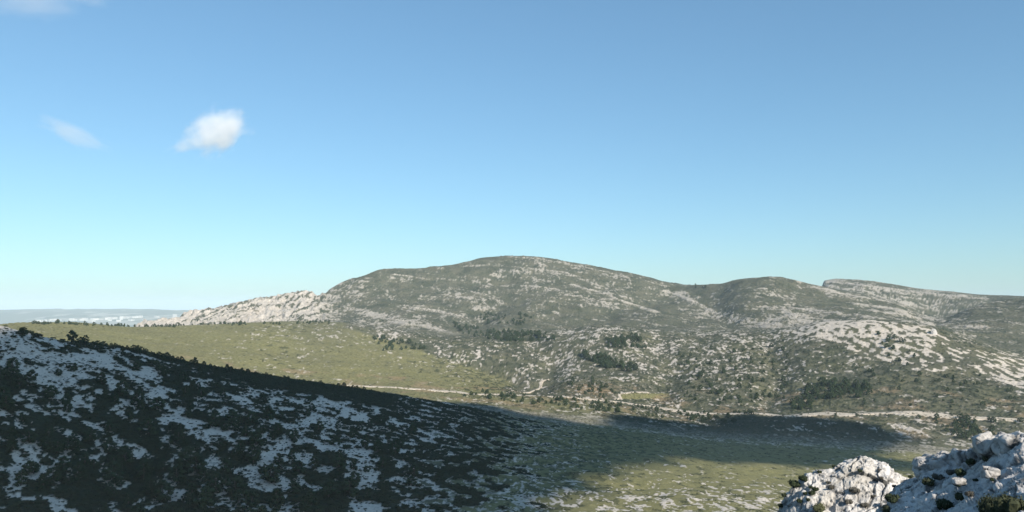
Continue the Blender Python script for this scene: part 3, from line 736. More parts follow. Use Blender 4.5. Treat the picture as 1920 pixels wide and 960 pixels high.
def make_bush(seed, mat, n=150, size=0.13, flat=0.62, spiky=0.0):
    """a cushion of leaves about one unit in radius: leaf mesh, stem mesh"""
    rg = np.random.default_rng(seed)
    C = []; N = []; ex = []; off = 0; st = []
    for i in range(7):
        a = i * 2.4 + rg.uniform(-.4, .4); rr0 = 0.0 if i == 0 else rg.uniform(0.35, 0.62)
        c = np.array([rr0 * math.cos(a), rr0 * math.sin(a), 0.28 * flat + rg.uniform(-.05, .1)]); rd = rg.uniform(0.36, 0.52)
        k = n // 7
        d = rg.normal(0, 1, (k, 3)); d /= np.linalg.norm(d, axis=1)[:, None]; d[:, 2] = np.abs(d[:, 2]) * 0.95 - 0.15
        C.append(c + d * [1, 1, flat] * rd * rg.uniform(0.75, 1.1 + spiky, (k, 1))); N.append(d + [0, 0, .3])
        V_, F_ = blob_core(np.zeros(3), rd * 0.80, rg, 6, 4); V_ = V_ * [1, 1, flat] + c
        ex.append((V_, F_ + off)); off += len(V_)
        st.append(tube([[0, 0, -0.08], c * [.5, .5, .6], c], [0.05, 0.035, 0.015], 4))
    me = quads_mesh('shrub_leaves', np.concatenate(C), np.concatenate(N), size, rg, (np.concatenate([e[0] for e in ex]), np.concatenate([e[1] for e in ex])))
    me.materials.append(mat)
    o_ = 0; Vw = []; Fw = []
    for V_, F_ in st: Vw.append(V_); Fw.append(F_ + o_); o_ += len(V_)
    wm = new_mesh('shrub_stems', np.concatenate(Vw), np.concatenate(Fw)); wm.materials.append(M_BARK)
    return wm, me

PINES = [make_pine(300 + i) for i in range(6)]
BUSHES = [make_bush(340 + i, M_OAK) for i in range(5)]

def plant(name, wood, leaves, loc, scale, rz, label, cat, group, leafname):
    e = bpy.data.objects.new(name, None); COL.objects.link(e)
    e.location = [float(c) for c in loc]; e.rotation_euler = (0, 0, float(rz)); e.scale = [float(c) for c in scale]
    e.empty_display_size = 0.2
    tag(e, label, cat, group)
    link('trunk' if leafname == 'crown' else 'stems', wood, parent=e)
    link(leafname, leaves, parent=e)
    return e

def scatter(name, P, scl, rot, which, protos, label, cat):
    """uncountable mass: one object that instances small plants on points"""
    me = bpy.data.meshes.new(name)
    me.vertices.add(len(P)); me.vertices.foreach_set('co', np.ascontiguousarray(P, np.float32).ravel())
    a = me.attributes.new('psize', 'FLOAT_VECTOR', 'POINT'); a.data.foreach_set('vector', np.ascontiguousarray(scl, np.float32).ravel())
    a = me.attributes.new('prot', 'FLOAT_VECTOR', 'POINT'); a.data.foreach_set('vector', np.ascontiguousarray(rot, np.float32).ravel())
    a = me.attributes.new('pkind', 'INT', 'POINT'); a.data.foreach_set('value', np.ascontiguousarray(which, np.int32))
    o = link(name, me)
    g = bpy.data.node_groups.new(name + '_nodes', 'GeometryNodeTree')
    g.interface.new_socket('Geometry', in_out='INPUT', socket_type='NodeSocketGeometry')
    g.interface.new_socket('Geometry', in_out='OUTPUT', socket_type='NodeSocketGeometry')
    gi = g.nodes.new('NodeGroupInput'); go = g.nodes.new('NodeGroupOutput')
    ip = g.nodes.new('GeometryNodeInstanceOnPoints')
    gt = g.nodes.new('GeometryNodeGeometryToInstance')
    for mesh in protos[::-1]:
        po = bpy.data.objects.new(name + '_source', mesh)
        oi = g.nodes.new('GeometryNodeObjectInfo'); oi.inputs['Object'].default_value = po; oi.inputs['As Instance'].default_value = True
        g.links.new(oi.outputs['Geometry'], gt.inputs[0])
    def na(nm, ty):
        n = g.nodes.new('GeometryNodeInputNamedAttribute'); n.data_type = ty; n.inputs['Name'].default_value = nm
        return [s_ for s_ in n.outputs if s_.name == 'Attribute' and s_.enabled][0]
    jn = g.nodes.new('GeometryNodeJoinGeometry')
    for n in list(g.nodes):
        if n.bl_idname == 'GeometryNodeObjectInfo': g.links.new(n.outputs['Geometry'], jn.inputs[0])
    g.nodes.remove(gt)
    g.links.new(gi.outputs[0], ip.inputs['Points']); g.links.new(jn.outputs[0], ip.inputs['Instance'])
    ip.inputs['Pick Instance'].default_value = True
    g.links.new(na('pkind', 'INT'), ip.inputs['Instance Index'])
    g.links.new(na('psize', 'FLOAT_VECTOR'), ip.inputs['Scale'])
    g.links.new(na('prot', 'FLOAT_VECTOR'), ip.inputs['Rotation'])
    g.links.new(ip.outputs[0], go.inputs[0])
    md = o.modifiers.new('scatter', 'NODES'); md.node_group = g
    return tag(o, label, cat, kind='stuff')

# --- pines: (where, height in m, label, group)
sites = []
CRL = lambda x: np.interp(x, [0, 40, 100, 180, 260, 350, 450, 550, 640, 700, 800, 880, 960], [612, 622, 636, 647, 660, 682, 700, 716, 728, 736, 754, 769, 785])
def site(x, y, h, label, group, smin=4.0, smax=15.9):
    p = ground_at(x, y, smin, smax); sites.append((p, h, label, group))
LC = 'small dark pine in the row along the shaded near hill crest'
GC = 'pines along the near hill crest'
site(133, 641, 6.2, 'lone round dark pine standing clear on the left crest', 'pines along the near hill crest', 4, 6.2)
x = 150.0
while x < 700:
    dens = 1.0 if 240 < x < 560 else 0.6
    site(x, CRL(x) + rng.uniform(0, 5), rng.uniform(2.2, 4.4) * (1.25 if rng.random() < .15 else 1), LC if x < 420 else 'small dark pine on the sloping crest right of the tree row', GC if x < 420 else 'pines on the falling crest', 4, 6.15)
    x += rng.uniform(4, 9) / dens
for x, y, h in [(38, 628, 4.0), (43, 629, 4.5), (862, 768, 3.0), (890, 771, 3.5), (925, 778, 3.5), (935, 780, 4.0), (905, 774, 2.6)]:
    site(x, y, h, 'small bushy pine at the thin end of the near crest', 'pines at the ends of the crest', 4, 6.2)
big = [(20, 700, 8), (60, 715, 6), (232, 742, 8), (190, 720, 6), (105, 705, 4), (250, 690, 5), (300, 770, 7), (262, 760, 8), (345, 745, 7), (275, 815, 8), (330, 835, 8), (390, 800, 7), (430, 795, 8), (465, 800, 8), (500, 790, 9), (480, 835, 8), (520, 815, 6), (555, 830, 7), (445, 850, 6), (470, 870, 9), (505, 905, 9), (520, 955, 9), (560, 890, 7), (590, 880, 6), (640, 880, 8), (660, 910, 7), (350, 880, 10), (370, 890, 9), (330, 905, 8), (420, 890, 7), (405, 925, 9), (440, 930, 9), (300, 940, 9), (270, 900, 9), (240, 870, 8), (200, 850, 7), (160, 830, 7), (215, 905, 9), (120, 760, 6), (90, 745, 6), (30, 730, 7), (15, 770, 7), (60, 830, 6), (100, 850, 6), (580, 780, 5), (600, 810, 6), (625, 835, 6), (545, 860, 5), (680, 840, 7), (710, 850, 7), (735, 855, 9), (775, 815, 8), (690, 800, 5), (780, 890, 6), (655, 930, 9), (620, 935, 8), (585, 955, 8), (470, 955, 8), (380, 955, 9), (150, 900, 8), (100, 910, 7)]
for x, y, h in big:
    where = 'lower' if y > 840 else 'middle'
    side = 'left edge' if x < 170 else ('left part' if x < 380 else ('scree gullies' if x < 600 else 'right part'))
    site(x + rng.uniform(-6, 6), y, h * 0.92, f'tall dark pine in the {where} {side} of the shaded near slope', f'tall pines {where} {side}', 4, 6)
for x, y in zip(rng.uniform(-20, 780, 900), rng.uniform(690, 985, 900)):
    if y < CRL(max(x, 0)) + 14 or len(sites) > 255: continue
    c_ = float(field(np.array([x]), np.array([y]), [(60, 660, .1), (100, 700, .1), (250, 715, .2), (40, 740, .6), (330, 720, .8), (420, 725, .8), (150, 800, .8), (400, 770, .5), (600, 745, .2), (520, 790, .8), (640, 770, .1), (520, 840, .3), (450, 870, .9), (800, 850, .4), (700, 770, .3), (250, 930, .9), (60, 930, .4), (620, 900, .6), (760, 930, .3)])[0])
    if rng.random() < c_ * 0.55:
        wy = 'high' if y < 780 else 'halfway down' if y < 870 else 'low'
        wx = 'near the left edge' if x < 130 else 'left of the scree gullies' if x < 330 else 'beside the scree gullies' if x < 560 else 'right of the scree gullies'
        site(x, y, rng.uniform(3.0, 6.0), f'middling dark pine {wy} on the shaded near slope, {wx}', f'middling pines {wy} {wx}', 4, 6)
def cluster(poly, n, h0, h1, label, group, smin=7, smax=14.5):
    xs = [p[0] for p in poly]; ys = [p[1] for p in poly]; k = 0; tries = 0; n = int(n * 1.35)
    while k < n and tries < n * 30:
        tries += 1
        x = rng.uniform(min(xs), max(xs)); y = rng.uniform(min(ys), max(ys))
        if inside(np.array([x]), np.array([y]), poly)[0]:
            site(x, y, rng.uniform(h0, h1) * rng.choice([0.8, 1.1, 1.4]), label, group, smin, smax); k += 1
NEARN = len(sites)
cluster([(1740, 792), (1780, 790), (1870, 808), (1860, 835), (1800, 825)], 44, 3.5, 5.5, 'green pine in the grove below the track on the right', 'pines of the right grove')
cluster([(1720, 781), (1920, 790), (1920, 798), (1720, 788)], 10, 3.5, 5, 'round green tree beside the pale track on the right', 'trees beside the right track')
cluster([(1510, 725), (1560, 715), (1630, 728), (1640, 742), (1570, 750), (1510, 752)], 64, 5, 9, 'dark green pine in the wood above the track', 'pines of the wood above the track')
cluster([(1480, 752), (1525, 755), (1520, 772), (1480, 770)], 22, 4, 7, 'green pine on the slope just above the pale track', 'pines just above the track')
cluster([(1090, 664), (1130, 672), (1200, 694), (1190, 702), (1130, 690), (1095, 672)], 56, 6, 9, 'tall dark pine in the slanting tree belt', 'pines of the slanting belt')
cluster([(1130, 636), (1200, 632), (1210, 655), (1140, 652)], 46, 5, 8, 'dark pine in the upper foothill wood', 'pines of the upper foothill wood')
cluster([(840, 605), (900, 618), (1030, 625), (1040, 640), (960, 642), (880, 634)], 90, 5, 8, 'dark pine in the wood under the mountain', 'pines under the mountain', 9.5, 12.5)
cluster([(900, 585), (1000, 592), (980, 612), (900, 608)], 34, 4, 7, 'pine scattered below the gully', 'pines below the gully', 9.5, 12.8)
cluster([(690, 628), (760, 640), (800, 656), (720, 660)], 30, 4, 7, 'pine beside the grassy hill', 'pines beside the grassy hill')
cluster([(860, 738), (900, 735), (980, 742), (1100, 752), (1250, 768), (1250, 785), (1060, 765), (870, 745)], 70, 3, 5.5, 'small round tree scattered along the valley track', 'small trees along the track')
cluster([(1040, 703), (1090, 700), (1165, 735), (1130, 748), (1050, 730)], 26, 3, 5, 'small tree on the brown mound', 'trees on the mound')
cluster([(1270, 655), (1480, 650), (1480, 760), (1280, 765)], 90, 3.5, 6, 'pine scattered over the stony foothills', 'pines on the stony foothills')
cluster([(1600, 690), (1900, 700), (1900, 770), (1600, 760)], 34, 3, 5, 'small pine on the bushy right slope', 'pines on the right slope')
cluster([(1640, 625), (1700, 640), (1740, 690), (1660, 680)], 12, 4, 7, 'pine on the pale scree hill', 'pines on the scree hill')
cluster([(1240, 772), (1420, 775), (1360, 800), (1250, 785)], 34, 3, 5, 'small tree on the valley floor below the track', 'small trees on the valley floor')
cluster([(60, 605), (240, 611), (330, 611), (330, 614), (60, 609)], 60, 2.5, 4.5, 'bushy tree on the grassy hill crest', 'trees on the grassy hill crest', 9.6, 10.05)
cluster([(330, 607), (620, 603), (620, 608), (330, 612)], 40, 3, 5, 'tree at the cliff foot', 'trees at the cliff foot', 9.6, 10.05)
cluster([(1300, 535), (1325, 535), (1325, 540), (1300, 540)], 4, 4, 6, 'tree on the saddle', 'trees on the saddle', 13, 14.05)
appar = np.array([s_[1] / math.hypot(s_[0][0], s_[0][1]) for s_ in sites])
order = np.argsort(-appar)
keep = set(order[:300].tolist())
rest = [[], [], [], []]
for i, (p, h, label, group) in enumerate(sites):
    kx_ = int(rng.integers(0, len(PINES))); w_ = rng.uniform(0.95, 1.5) * (1.15 if h < 4.5 else 1.0); rz = rng.uniform(0, 6.28)
    if i in keep:
        plant('pine_tree', *PINES[kx_], p - [0, 0, .15], (h * w_, h * w_, h), rz, label, 'pine tree', group, 'crown')
    else:
        rest[0].append(p - [0, 0, .15]); rest[1].append((h * w_, h * w_, h)); rest[2].append((0, 0, rz)); rest[3].append(kx_)
scatter('distant_pine_woods', np.array(rest[0]), np.array(rest[1]), np.array(rest[2]), np.array(rest[3]), [c for w, c in PINES], 'woods and scattered pines across the far valley and foothills', 'woods')

# --- shrub cover of the near hill
sel = (nearm > .5) & VIS & (SS > 4.0) & (SS < 6.1) & (shrub > 0.6) & (w_spur < .75) & (PX > -90) & (PX < 1150) & (PY < 1000)
ii, jj = np.nonzero(sel)
dr = np.gradient(RG, axis=1)[ii, jj] * RG[ii, jj] * math.radians(AZ[1] - AZ[0])     # ground area of a grid point
pk = rng.random(len(ii)) < np.clip(dr / dr.sum() * 15000, 0, 1)
P = G[ii[pk], jj[pk]]
sz = rng.uniform(0.5, 1.3, len(P)) * rng.choice([0.8, 1.0, 1.35], len(P))
selt = (nearm > .5) & VIS & (SS > 4.0) & (SS < 6.0) & (shrub < 0.5) & (scree > .5) & (PX > -60) & (PX < 1050) & (PY < 990)
it, jt = np.nonzero(selt); pt_ = rng.choice(len(it), 2200, replace=False)
P = np.concatenate([P, G[it[pt_], jt[pt_]]]); sz = np.concatenate([sz, rng.uniform(0.22, 0.6, len(pt_))])
# lone shrubs on the open scree: individuals
sel2 = (nearm > .5) & VIS & (SS > 4.05) & (SS < 5.95) & (shrub < 0.2) & (scree > .7) & (PX > -20) & (PX < 960) & (PY < 975)
ii2, jj2 = np.nonzero(sel2)
pick = rng.choice(len(ii2), 255, replace=False)
for k_ in pick:
    p = G[ii2[k_], jj2[k_]]; px_, py_ = float(PX[ii2[k_], jj2[k_]]), float(PY[ii2[k_], jj2[k_]])
    s_ = rng.uniform(0.5, 1.5); bz = BUSHES[int(rng.integers(0, 5))]
    hb = ('upper' if py_ < 720 else 'middle' if py_ < 820 else 'lower') + ' ' + ('left' if px_ < 320 else 'centre' if px_ < 600 else 'right')
    plant('scree_shrub', *bz, p - [0, 0, .05], (s_ * rng.uniform(1, 1.7), s_, s_ * rng.uniform(.7, 1)), rng.uniform(-.5, .5), f'low dark shrub alone on pale scree, {hb} of the shaded slope', 'shrub', f'shrubs on the {hb} scree', 'leaves')
scatter('shrub_thicket', P, np.stack([sz * rng.uniform(1, 1.5, len(P)), sz, sz * rng.uniform(.8, 1.7, len(P))], 1), np.stack([0 * sz, 0 * sz, rng.uniform(0, 6.28, len(P))], 1), rng.integers(0, 5, len(P)), [l for w, l in BUSHES], 'dark evergreen thicket matted over the shaded near slope', 'thicket')
# --- low bushes of the spur and the valley
sel = VIS & (SS > 4.0) & (SS < 10) & (shrub > 0.3) & (rock < .3) & ((w_spur > .6) | (SS > 7)) & (PX > -60) & (PX < 1980)
ii, jj = np.nonzero(sel)
pk = rng.choice(len(ii), 9000, replace=False)
P = G[ii[pk], jj[pk]]; sz = rng.uniform(0.4, 0.9, len(P)) * np.clip(RG[ii[pk], jj[pk]] / 700, .6, 1.7)
BUSH2 = [make_bush(360 + i, M_ROSE, 90, 0.16) for i in range(3)]
scatter('valley_bushes', P, np.stack([sz * 1.2, sz, sz * .8], 1), np.stack([0 * sz, 0 * sz, rng.uniform(0, 6.28, len(P))], 1), rng.integers(0, 3, len(P)), [l for w, l in BUSH2], 'low green bushes dotted over the spur and the valley', 'bushes')

# ------------------------------------------------------------------ foreground limestone
def rock_material(name):
    m, t, b = mat_new(name)
    n1 = noise_node(t, 1.1, 5.0, 0.62); n2 = noise_node(t, 5.0, 6.0, 0.72); n3 = noise_node(t, 0.45, 3.0, 0.5)
    c = ramp(t, n1, [(0.30, (0.34, 0.322, 0.30)), (0.48, (0.49, 0.468, 0.44)), (0.68, (0.60, 0.577, 0.548))])
    c = mix(t, ramp(t, n2, [(0.36, (1, 1, 1)), (0.47, (0, 0, 0))]), c, (0.20, 0.195, 0.185))
    c = mix(t, ramp(t, n3, [(0.55, (0, 0, 0)), (0.72, (0.45, 0.45, 0.45))]), c, (0.40, 0.37, 0.31))
    c = mix(t, att(t, 'crack'), c, (0.085, 0.085, 0.08))
    t.links.new(c, b.inputs['Base Color'])
    b.inputs['Roughness'].default_value = 0.92; b.inputs['Specular IOR Level'].default_value = 0.2
    bp = nd(t, 'ShaderNodeBump'); bp.inputs['Strength'].default_value = 0.8; bp.inputs['Distance'].default_value = 0.06
    t.links.new(n2, bp.inputs['Height']); t.links.new(bp.outputs[0], b.inputs['Normal'])
    return m
M_ROCK = rock_material('white_limestone')

def roughen(P, N, seed, amp=1.0, tilt=(0.35, 0.0, 0.9)):
    """weathered limestone: lumps, facets, cracks and pits"""
    w = P + 0.45 * np.stack([fbm3(P * 0.7, 3, seed + k) for k in (50, 60, 70)], 1)
    rot = np.stack([w[:, 0] * 0.8 + w[:, 2] * 0.6, w[:, 1], -w[:, 0] * 0.6 + w[:, 2] * 0.8], 1)   # beds dip to the left
    f1, f2, idv, fa = voro3(rot * [0.55, 0.6, 1.0], seed)
    g1, g2, idg, ga = voro3(rot * [1.5, 1.5, 2.4] + 3.1, seed + 1)
    e1, e2, ide, ea = voro3(rot * [4.2, 4.2, 6.0] + 5.1, seed + 2)
    rd = 1 - np.abs(fbm3(P * 1.3, 4, seed + 9, 0.6)) * 2.6
    bedc = rot[:, 2] * 1.9 + 0.5 * fbm3(P * 0.6, 2, seed + 41)
    saw = bedc - np.floor(bedc); saw = np.where(saw < 0.86, saw / 0.86, (1 - saw) / 0.14)      # tilted beds that break off in steps
    d = 0.22 * (idv - 0.5) + 0.50 * fa + 0.16 * (idg - 0.5) + 0.42 * ga + 0.07 * (ide - 0.5) + 0.20 * ea + 0.16 * (saw - 0.5)
    d += 0.30 * fbm3(P * 0.45, 2, seed + 2) + 0.10 * (rd - 0.5) + 0.09 * fbm3(P * 6.0, 3, seed + 5, 0.65)
    gate = smooth(-0.3, 0.15, fbm3(P * 0.9, 2, seed + 21))
    crack = gate * np.maximum(0.9 * smooth(0.07, 0.015, f2 - f1), 0.6 * smooth(0.07, 0.015, g2 - g1))
    pit = smooth(0.30, 0.42, fbm3(P * 2.6, 3, seed + 33, 0.6))
    d -= 0.10 * crack + 0.12 * pit
    crack = np.clip(crack + 0.45 * pit, 0, 1)
    return P + N * (d * amp)[:, None], crack

def rock_patch(name, layers, xs, nrow, seed, amp, label, cat):
    a_ = np.array(xs, float)
    cur = []
    for L in layers:
        L = sorted(L)
        px_ = [q_[0] for q_ in L]
        yy = pchip1(px_, [q_[1] for q_ in L], a_); rr_ = pchip1(px_, [q_[2] for q_ in L], a_)
        az_, tn = pix_dir(a_, yy)
        cur.append(np.stack([rr_ * np.sin(az_), rr_ * np.cos(az_), CAMZ + rr_ * tn], 1))
    cur = np.array(cur); s_ = np.linspace(0, len(layers) - 1, nrow)
    i = np.minimum(s_.astype(int), len(layers) - 2); tt = (s_ - i)[:, None, None]
    m_ = np.gradient(cur, axis=0)
    Pg = (2 * tt ** 3 - 3 * tt ** 2 + 1) * cur[i] + (tt ** 3 - 2 * tt ** 2 + tt) * m_[i] * .6 + (-2 * tt ** 3 + 3 * tt ** 2) * cur[i + 1] + (tt ** 3 - tt ** 2) * m_[i + 1] * .6
    Pg = Pg.transpose(1, 0, 2)                       # (nx, nrow, 3)
    N = np.cross(np.gradient(Pg, axis=0), np.gradient(Pg, axis=1)); N /= np.linalg.norm(N, axis=2)[..., None] + 1e-9
    V, crack = roughen(Pg.reshape(-1, 3), N.reshape(-1, 3), seed, amp)
    me = new_mesh(name, V, grid_faces(len(xs), nrow))
    attr(me, 'crack', crack)
    o = link(name, me, M_ROCK)
    tag(o, label, cat)
    return V.reshape(len(xs), nrow, 3)

knoll_crest = [(1400, 1090, 38), (1435, 1005, 38), (1458, 962, 38), (1472, 934, 38), (1492, 909, 38), (1522, 888, 38), (1562, 873, 38.2), (1600, 858, 38.2), (1622, 857, 38.2), (1642, 862, 38.2), (1662, 876, 38), (1685, 892, 38), (1710, 899, 38), (1740, 925, 37.5), (1790, 975, 37)]
off = lambda L, dy, dr_: [(x_, y_ + dy, r_ + dr_) for x_, y_, r_ in L]
knoll = rock_patch('limestone_knoll', [off(knoll_crest, 300, -4.0), off(knoll_crest, 190, -3.2), off(knoll_crest, 118, -2.2), off(knoll_crest, 68, -1.3), off(knoll_crest, 28, -0.6), knoll_crest, off(knoll_crest, 25, 1.0), off(knoll_crest, 180, 2.6), off(knoll_crest, 420, 4.0)],
    np.linspace(1405, 1785, 330), 250, 1, 0.52, 'rounded white limestone knoll left of the rocky slope at bottom right', 'rock')
slope_crest = [(1600, 1060, 29), (1640, 985, 29.5), (1668, 935, 30), (1692, 904, 30.5), (1715, 894, 30.5), (1740, 884, 30), (1775, 877, 29.5), (1810, 866, 29), (1840, 858, 28.5), (1862, 850, 28), (1890, 838, 27.5), (1920, 828, 27), (1990, 812, 27), (2080, 796, 27)]
slope = rock_patch('rocky_slope', [off(slope_crest, 420, -17), off(slope_crest, 260, -13.5), off(slope_crest, 165, -10), off(slope_crest, 95, -6.2), off(slope_crest, 40, -2.6), slope_crest, off(slope_crest, 30, 1.2), off(slope_crest, 240, 3.2), off(slope_crest, 480, 5)],
    np.linspace(1602, 2078, 400), 360, 9, 0.50, 'broken white limestone slope rising to the right edge', 'rock')

def boulder(px, py, wpx, hpx, r, seed, label):
    c = pt(px, py, r); k = r / F
    rg = np.random.default_rng(seed)
    n, mrow = 90, 60
    th = np.linspace(0.001, math.pi - 0.001, mrow); ph = np.linspace(0, 2 * math.pi, n)
    T, Pp = np.meshgrid(th, ph, indexing='ij')
    D = np.stack([np.sin(T) * np.cos(Pp), np.sin(T) * np.sin(Pp), np.cos(T)], -1).reshape(-1, 3)
    Q = np.sign(D) * np.abs(D) ** 0.62 * np.array([wpx * k * .5, wpx * k * .45, hpx * k * .55])
    V, crack = roughen(Q + c, D, seed, 0.40 * min(1.0, wpx * k / 0.9))
    me = new_mesh('boulder', V - c, grid_faces(mrow, n))
    attr(me, 'crack', crack)
    o = link('boulder', me, M_ROCK, loc=c)
    tag(o, label, 'boulder', 'boulders along the rocky crest')
for a_ in [(1752, 882, 58, 34, 29.6, 401, 'low flat pale boulder at the left end of the rocky crest'),
           (1776, 870, 46, 30, 29.4, 402, 'pale blocky boulder left of the split boulder'),
           (1808, 863, 40, 36, 29.0, 403, 'tall grey boulder half of a split pair on the crest'),
           (1834, 863, 30, 34, 28.8, 404, 'white boulder half on the right of the split pair'),
           (1872, 841, 70, 36, 28.0, 405, 'large domed white boulder high on the rocky crest'),
           (1916, 840, 64, 30, 27.2, 406, 'rounded boulder cut by the right edge of the picture'),
           (1856, 886, 26, 13, 24.0, 407, 'small white boulder in the middle of the rocky slope'),
           (1798, 903, 24, 11, 25.0, 408, 'small pale boulder lying below the crest shrubs')]:
    boulder(*a_)

# rock tooth on the scree hill
def tooth(px, py, w, h):
    p = ground_at(px, py, 8.5, 11)
    V, Fq = tube([p + [0, 0, -3], p + [0, 0, h * .45], p + [w * .1, 0, h * .8], p + [w * .15, 0, h]], [w * .62, w * .52, w * .45, w * .12], 9)
    V = V + rng.normal(0, w * .06, V.shape)
    me = new_mesh('rock_tooth', V, Fq, False); attr(me, 'crack', np.zeros(len(V)))
    tag(link('rock_tooth', me, M_ROCK), 'pale rock tooth standing at the right end of the scree hill', 'rock')
tooth(1750, 626, 8, 8)

# shrubs on the foreground rocks
R_OAK = [make_bush(420 + i, M_OAK, 420, 0.075, 0.9, 0.15) for i in range(3)]
R_GRN = [make_bush(430 + i, M_ROSE, 520, 0.060, 0.95, 0.35) for i in range(3)]
R_DRY = [make_bush(440 + i, M_DRY, 420, 0.055, 0.7, 0.35) for i in range(3)]
KX, KY = to_pix(knoll); SX, SY = to_pix(slope)
def on_rock(px, py):
    best = None
    for Pg, ax, ay in ((slope, SX, SY), (knoll, KX, KY)):
        d = (ax - px) ** 2 + (ay - py) ** 2
        c = np.argwhere(d < max(9.0, d.min() + 1))
        if d.min() < 60:
            q_ = min(c.tolist(), key=lambda ij: np.linalg.norm(Pg[ij[0], ij[1]] - [0, 0, CAMZ]))
            p = Pg[q_[0], q_[1]]
            if best is None or np.linalg.norm(p - [0, 0, CAMZ]) < np.linalg.norm(best - [0, 0, CAMZ]): best = p
    return best
FS = [('o', 1506, 899, 20, 'large round dark shrub on the left shoulder of the limestone knoll'), ('o', 1492, 911, 23, 'broad dark shrub leaning off the left edge of the knoll'),
 ('o', 1471, 928, 12, 'narrow dark shrub in the cleft at the knoll left edge'), ('o', 1463, 951, 12, 'dark shrub at the lowest left corner of the knoll'),
 ('o', 1538, 884, 9, 'small dark tuft on the knoll skyline, lower of two'), ('o', 1560, 872, 8, 'small dark tuft on the knoll skyline, upper of two'),
 ('o', 1518, 915, 9, 'small dark shrub below the round shrub on the knoll'), ('o', 1531, 918, 12, 'dark shrub in the knoll crevice left of centre'),
 ('o', 1507, 926, 9, 'little dark shrub above the lower knoll crevice'), ('o', 1520, 927, 13, 'wide dark shrub filling the knoll crevice'),
 ('o', 1498, 943, 12, 'dark shrub in the lower left knoll crevice'), ('o', 1516, 941, 9, 'little dark shrub at the foot of the knoll crevice'),
 ('g', 1536, 957, 26, 'green bush at the bottom edge below the knoll'), ('o', 1615, 884, 9, 'black looking shrub in the hole under the knoll top'),
 ('d', 1554, 905, 9, 'thin dry tuft high on the knoll face'), ('d', 1558, 916, 15, 'brown dry cushion in the middle of the knoll face'),
 ('d', 1592, 942, 16, 'grey dry cushion low on the knoll face'), ('d', 1602, 919, 21, 'wide dry cushion in the centre of the knoll face'),
 ('d', 1623, 949, 18, 'dark dry cushion at the foot of the knoll'), ('d', 1636, 931, 11, 'small dry tuft on the lower right knoll face'),
 ('d', 1652, 898, 9, 'small grey tuft on the right knoll shoulder'), ('d', 1646, 880, 8, 'tiny grey tuft near the knoll top right'), ('d', 1672, 908, 9, 'small grey tuft on the falling right knoll edge'),
 ('o', 1671, 940, 28, 'big dark shrub in the gap between knoll and slope'), ('g', 1660, 960, 22, 'green bush in the gap at the bottom edge'),
 ('o', 1706, 893, 10, 'dark shrub perched at the left end of the rocky crest'), ('g', 1739, 905, 20, 'grey green shrub under the flat crest boulder'),
 ('d', 1762, 897, 24, 'olive shrub in the band below the crest boulders'), ('d', 1780, 888, 20, 'brown shrub at the top of the shrub band'),
 ('o', 1800, 890, 20, 'dark shrub at the right end of the shrub band'), ('o', 1822, 868, 18, 'dark shrub at the foot of the split boulder'),
 ('g', 1848, 862, 16, 'upright green shrub between split and domed boulders'), ('o', 1778, 857, 22, 'dark flat shrub behind the crest boulders'),
 ('o', 1792, 912, 14, 'dark shrub in the hollow of the rocky slope'), ('d', 1820, 927, 17, 'grey brown shrub in the middle of the rocky slope'),
 ('g', 1802, 934, 20, 'yellow green shrub low in the middle of the rocky slope'), ('o', 1770, 952, 30, 'wide dark shrub at the bottom of the rocky slope'),
 ('o', 1828, 899, 10, 'small dark shrub right of the slope hollow'), ('o', 1862, 900, 8, 'tiny dark shrub on the upper right slope'),
 ('g', 1858, 962, 44, 'left lobe bush of the big olive bushes, bottom right'), ('g', 1898, 958, 54, 'biggest olive green bush at the bottom right corner')]
for n_, (kd, x, y, w, label) in enumerate(FS):
    p = on_rock(x, y)
    if p is None: continue
    s_ = w * 0.5 * np.linalg.norm(p - [0, 0, CAMZ]) / F * 1.05
    pr = {'o': R_OAK, 'g': R_GRN, 'd': R_DRY}[kd][n_ % 3]
    plant('rock_shrub', *pr, p - np.array([0, 0, s_ * .05]), (s_, s_, s_ * rng.uniform(1.2, 1.6)), rng.uniform(0, 6.28), label, 'shrub', 'shrubs on the foreground rocks', 'leaves')

# ------------------------------------------------------------------ town on the plain
m, t, b = mat_new('town_render')
oi = nd(t, 'ShaderNodeObjectInfo')
t.links.new(mix(t, oi.outputs['Random'], (0.55, 0.53, 0.50), (0.40, 0.38, 0.35)), b.inputs['Base Color'])
M_TOWN = m
m, t, b = mat_new('town_roof')
t.links.new(ramp(t, noise_node(t, 0.05, 2.0), [(0.3, (0.45, 0.42, 0.38)), (0.7, (0.55, 0.52, 0.48))]), b.inputs['Base Color'])
M_TROOF = m
WALL = box_mesh('town_wall', (-.5, -.5, -.3), (.5, .5, .92)); WALL.materials.append(M_TOWN)
ROOF = box_mesh('town_roof', (-.52, -.52, .922), (.52, .52, 1.0)); ROOF.materials.append(M_TROOF)
for i in range(56):
    x = rng.uniform(95, 262) if i < 40 else rng.uniform(40, 330); y = rng.uniform(600, 611) if i < 40 else rng.uniform(592, 606)
    r = rng.uniform(6200, 8200)
    a, tn = pix_dir(x, y)
    r = float(np.clip((CAMZ - 28) / max(1e-3, -float(tn)), 5200, 13000))
    p = np.array([r * math.sin(a), r * math.cos(a)])
    ia = int(np.searchsorted(az3, math.degrees(a))); ir = int(np.searchsorted(rr3, r))
    zb = hz[ia, min(ir, len(rr3) - 1)]
    e = bpy.data.objects.new('apartment_building', None); COL.objects.link(e)
    e.location = (p[0], p[1], zb); e.rotation_euler = (0, 0, rng.uniform(-.5, .5))
    e.scale = (rng.uniform(30, 85), rng.uniform(14, 22), rng.uniform(12, 34) * (1.5 if rng.random() < .12 else 1))
    tag(e, 'pale apartment block in the hazy town beyond the grassy hill', 'building', 'blocks of the hazy town')
    link('wall', WALL, parent=e); link('roof', ROOF, parent=e)

